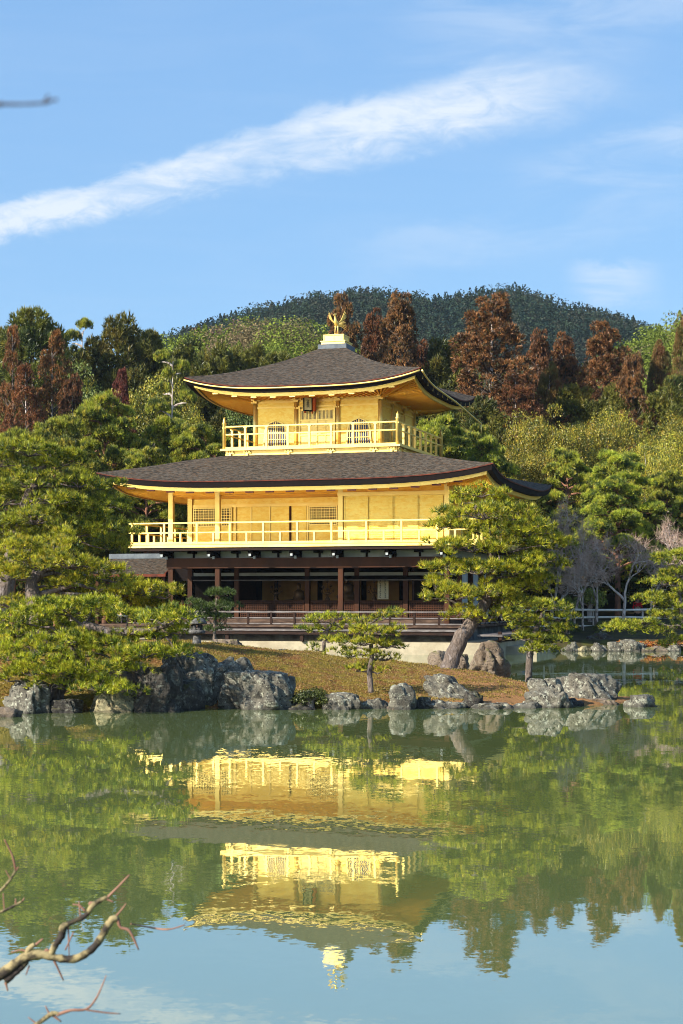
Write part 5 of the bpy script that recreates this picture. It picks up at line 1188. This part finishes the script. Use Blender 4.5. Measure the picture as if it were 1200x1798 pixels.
# ------------------------------------------------------------------ people on the far path
def person(label, loc, rz, top, trousers, hair=(.02, .015, .01), skin=(.55, .34, .24), h=1.66):
    e = empty('person', loc, rz); tag(e, label, 'person', 'visitors on the path')
    k = h/1.66
    J = {'pel': (0, 0, .92, .15), 'waist': (0, 0, 1.06, .135), 'chest': (0, 0, 1.27, .16), 'neck': (0, 0, 1.42, .055), 'hb': (0, 0, 1.50, .075), 'ht': (0, -.01, 1.60, .075),
         'sl': (-.17, 0, 1.36, .06), 'el': (-.23, .02, 1.10, .045), 'wl': (-.20, -.12, .90, .032), 'hl': (-.19, -.16, .84, .035),
         'sr': (.17, 0, 1.36, .06), 'er': (.23, .02, 1.10, .045), 'wr': (.18, -.16, .94, .032), 'hr': (.16, -.21, .90, .035),
         'kl': (-.09, 0, .80, .09), 'nl': (-.10, -.02, .48, .065), 'al': (-.10, .02, .08, .045), 'tl': (-.10, -.12, .04, .035),
         'kr': (.09, 0, .80, .09), 'nr': (.10, -.02, .48, .065), 'ar': (.10, .02, .08, .045), 'tr': (.10, -.12, .04, .035)}
    E = [('pel', 'waist'), ('waist', 'chest'), ('chest', 'neck'), ('neck', 'hb'), ('hb', 'ht'), ('chest', 'sl'), ('sl', 'el'), ('el', 'wl'), ('wl', 'hl'), ('chest', 'sr'), ('sr', 'er'), ('er', 'wr'), ('wr', 'hr'),
         ('pel', 'kl'), ('kl', 'nl'), ('nl', 'al'), ('al', 'tl'), ('pel', 'kr'), ('kr', 'nr'), ('nr', 'ar'), ('ar', 'tr')]
    def skin_mesh(keys, grow, name, mat, root):
        idx = {q: i for i, q in enumerate(keys)}; me = bpy.data.meshes.new(name)
        me.from_pydata([tuple(c*k for c in J[q][:3]) for q in keys], [(idx[a], idx[b]) for a, b in E if a in idx and b in idx], [])
        o = link(name, me); md = o.modifiers.new('s', 'SKIN'); sv = me.skin_vertices[0].data
        for q, i in idx.items(): sv[i].radius = (J[q][3]*k*grow, J[q][3]*k*grow*.8)
        sv[idx[root]].use_root = True; o.modifiers.new('u', 'SUBSURF').levels = 1
        dg = bpy.context.evaluated_depsgraph_get(); m2 = bpy.data.meshes.new_from_object(o.evaluated_get(dg)); bpy.data.objects.remove(o)
        m2.materials.clear(); m2.materials.append(mat); return link(name, m2, e)
    ms = surf('skin_tone', skin, skin, .6); mt_ = surf('jacket_cloth', top, top, .85); mp = surf('trouser_cloth', trousers, trousers, .85); mh = surf('hair', hair, hair, .5)
    skin_mesh(list(J), 1.0, 'body', ms, 'pel')
    skin_mesh(['waist', 'chest', 'sl', 'el', 'wl', 'sr', 'er', 'wr'], 1.18, 'jacket', mt_, 'chest')
    skin_mesh(['pel', 'kl', 'nl', 'al', 'kr', 'nr', 'ar'], 1.15, 'trousers', mp, 'pel')
    MB().lathe([(.085*k, 0), (.098*k, .05), (.09*k, .11), (.05*k, .15), (.01, .165)], 12, (0, .015, 1.53*k)).build('hair', mh, e)
    # face
    MB().lathe([(.004, -.02), (.018, 0), (.006, .03)], 6, (0, -.085*k, 1.545*k)).build('nose', ms, e)
def gz(x, Y): return float(ground((x-600)*Y/F, Y))
person('visitor in a red jacket standing behind the fence at the west end of the pavilion', (px(321, 1050, 83).x, 83, .55), R(10), (.62, .05, .05), (.05, .06, .10))
person('visitor in a pale coat glimpsed through the left pines', (px(212, 1050, 84).x, 84, .5), R(-25), (.75, .66, .58), (.06, .05, .06))
person('visitor in a red coat glimpsed through the left pines', (px(226, 1050, 84.6).x, 84.6, .5), R(20), (.55, .05, .05), (.03, .03, .04))
person('visitor in an orange top near the leaning pine behind the right deck', (px(905, 1050, 83).x, 83, .2), R(0), (.70, .25, .06), (.05, .08, .2))
person('visitor in blue beside the one in orange behind the right deck', (px(915, 1050, 83.5).x, 83.5, .2), R(30), (.07, .16, .40), (.03, .03, .03))
person('visitor in bright red far behind the forked leafless tree', (px(1120, 1050, 86).x, 86, .6), R(0), (.75, .03, .04), (.03, .03, .03))
# ------------------------------------------------------------------ near-bank branches (bottom left, and one twig high up)
M['nbark'] = surf('lichened_branch', (.30, .24, .12), (.03, .025, .02), .8, 14, stretch=(1, 1, 1), bump=.004, c3=(.05, .04, .035), s3=14, lo=.42, hi=.56)
M['ntwig'] = surf('young_red_twig', (.30, .16, .11), (.16, .075, .05), .6, 6)
def near_branch(label, Y, limbs, twigs, lm='nbark', tm='ntwig'):
    e = empty('cherry_branch', px(limbs[0][0][0], limbs[0][0][1], Y)); tag(e, label, 'branch', 'leafless branches reaching in from the near bank'); o = e.location
    mb = MB(); rr = np.random.default_rng(3)
    def fine(pts):
        P = [px(p[0], p[1], Y+(p[3] if len(p) > 3 else 0))-o for p in pts]; Rd = [p[2]*.85*Y/F for p in pts]; Q = []; S = []
        for i in range(len(P)-1):
            a, b, c, d = P[max(i-1, 0)], P[i], P[i+1], P[min(i+2, len(P)-1)]
            for j in range(4):
                t = j/4; q = .5*((2*b)+(c-a)*t+(2*a-5*b+4*c-d)*t*t+(3*b-a-3*c+d)*t**3); r_ = Rd[i]*(1-t)+Rd[i+1]*t
                Q.append(q); S.append(r_*rr.uniform(.88, 1.14))
        Q.append(P[-1]); S.append(Rd[-1]); return [tuple(q) for q in Q], S
    for l in limbs: mb.tube(*fine(l), 10)
    mb.build('limb', M[lm], e)
    for l in twigs: MB().tube(*fine(l), 6).build('twig', M[tm], e)
near_branch('forked lichen-covered bare branch reaching in at the bottom left corner', 4.6,
    [[(-40, 1726, 15), (0, 1712, 13), (25, 1695, 12), (48, 1680, 11), (75, 1676, 9), (100, 1682, 8), (130, 1684, 8), (155, 1672, 8), (172, 1655, 8), (187, 1630, 8), (197, 1615, 8), (208, 1612, 5)],
     [(10, 1722, 8), (30, 1705, 7), (45, 1690, 7), (50, 1668, 6), (62, 1658, 5)],
     [(88, 1682, 6), (97, 1660, 7), (108, 1645, 7), (112, 1628, 8), (125, 1620, 5.5), (150, 1608, 5.5), (163, 1590, 5.5), (178, 1580, 5), (190, 1575, 3)]],
    [[(188, 1577, 3), (205, 1560, 2.5), (228, 1536, 2)], [(207, 1612, 4), (212, 1628, 3.5), (228, 1635, 3), (244, 1668, 1.5)], [(160, 1590, 3), (158, 1585, 2.5), (175, 1586, 2)], [(150, 1600, 2.5), (140, 1590, 2), (128, 1588, 1.2)],
     [(62, 1660, 3.5), (76, 1648, 1.6)], [(50, 1672, 2.5), (38, 1668, 2), (20, 1672, 1.2)], [(80, 1672, 4), (84, 1668, 3), (97, 1690, 2.5), (112, 1722, 1.2)], [(115, 1668, 2), (130, 1636, 1.2)], [(142, 1615, 2), (139, 1582, 1.2)], [(52, 1695, 2), (46, 1712, 1)],
     [(205, 1608, 2.5), (215, 1596, 2), (222, 1586, 1)], [(230, 1622, 1.5), (262, 1628, 2, .4), (295, 1632, 2, .4), (325, 1624, 1.2, .4)], [(10, 1724, 3), (14, 1740, 1.5)], [(186, 1578, 2.4), (200, 1584, 1.5)], [(120, 1624, 2), (122, 1680, .9)]])
near_branch('thin bare twig entering low at the bottom edge left', 4.2,
    [[(45, 1815, 6), (70, 1795, 5), (92, 1780, 5.5), (104, 1780, 3)]],
    [[(100, 1782, 4), (125, 1774, 3), (152, 1772, 2.6), (168, 1755, 2.2), (178, 1735, 1.8), (187, 1712, 1)], [(88, 1782, 2.4), (80, 1766, 1)], [(92, 1782, 3), (108, 1794, 1.5)], [(150, 1773, 1.6), (185, 1778, 1.6), (212, 1780, 1)], [(65, 1798, 2), (50, 1786, 1)]])
near_branch('reddish bare twig at the left edge above the forked branch, pointing up', 4.9,
    [[(-25, 1580, 3.5), (0, 1565, 3.2), (18, 1545, 3), (28, 1528, 2.6)]], [[(28, 1528, 2.4), (22, 1502, 2), (8, 1474, 1.6)], [(20, 1545, 1.6), (10, 1528, 1)], [(33, 1522, 1.6), (28, 1530, 2)]])
near_branch('short reddish twig at the left edge between the two bigger branches', 4.7,
    [[(-25, 1608, 3.5), (0, 1602, 3.2), (22, 1592, 3), (40, 1582, 2)]], [[(8, 1600, 1.6), (6, 1568, 1)], [(28, 1588, 2), (28, 1578, 1.5)], [(40, 1582, 1.6), (43, 1576, 1)]])
near_branch('blurred thin twig tip close to the camera high at the left edge', 1.25,
    [[(-60, 196, 4.5), (-20, 188, 4), (0, 183, 5), (10, 183, 3.2), (40, 183, 2.6), (75, 181, 2.8), (84, 179, 3.6), (92, 176, 2), (101, 175, 3.8)]], [[(78, 180, 2.5), (86, 166, 2.2)]], 'bark_dark', 'bark_dark')

# ------------------------------------------------------------------ the air between here and the mountain
m, t, out = new_mat('air'); pv = t.new('ShaderNodeVolumePrincipled')
pv.inputs['Color'].default_value = (.72, .85, 1.0, 1); pv.inputs['Density'].default_value = .0001; pv.inputs['Anisotropy'].default_value = .2
t.l.new(pv.outputs[0], out.inputs['Volume'])
hz = MB().box(-650, 650, -70, 950, -4, 160).build('haze', m); tag(hz, kind='stuff')
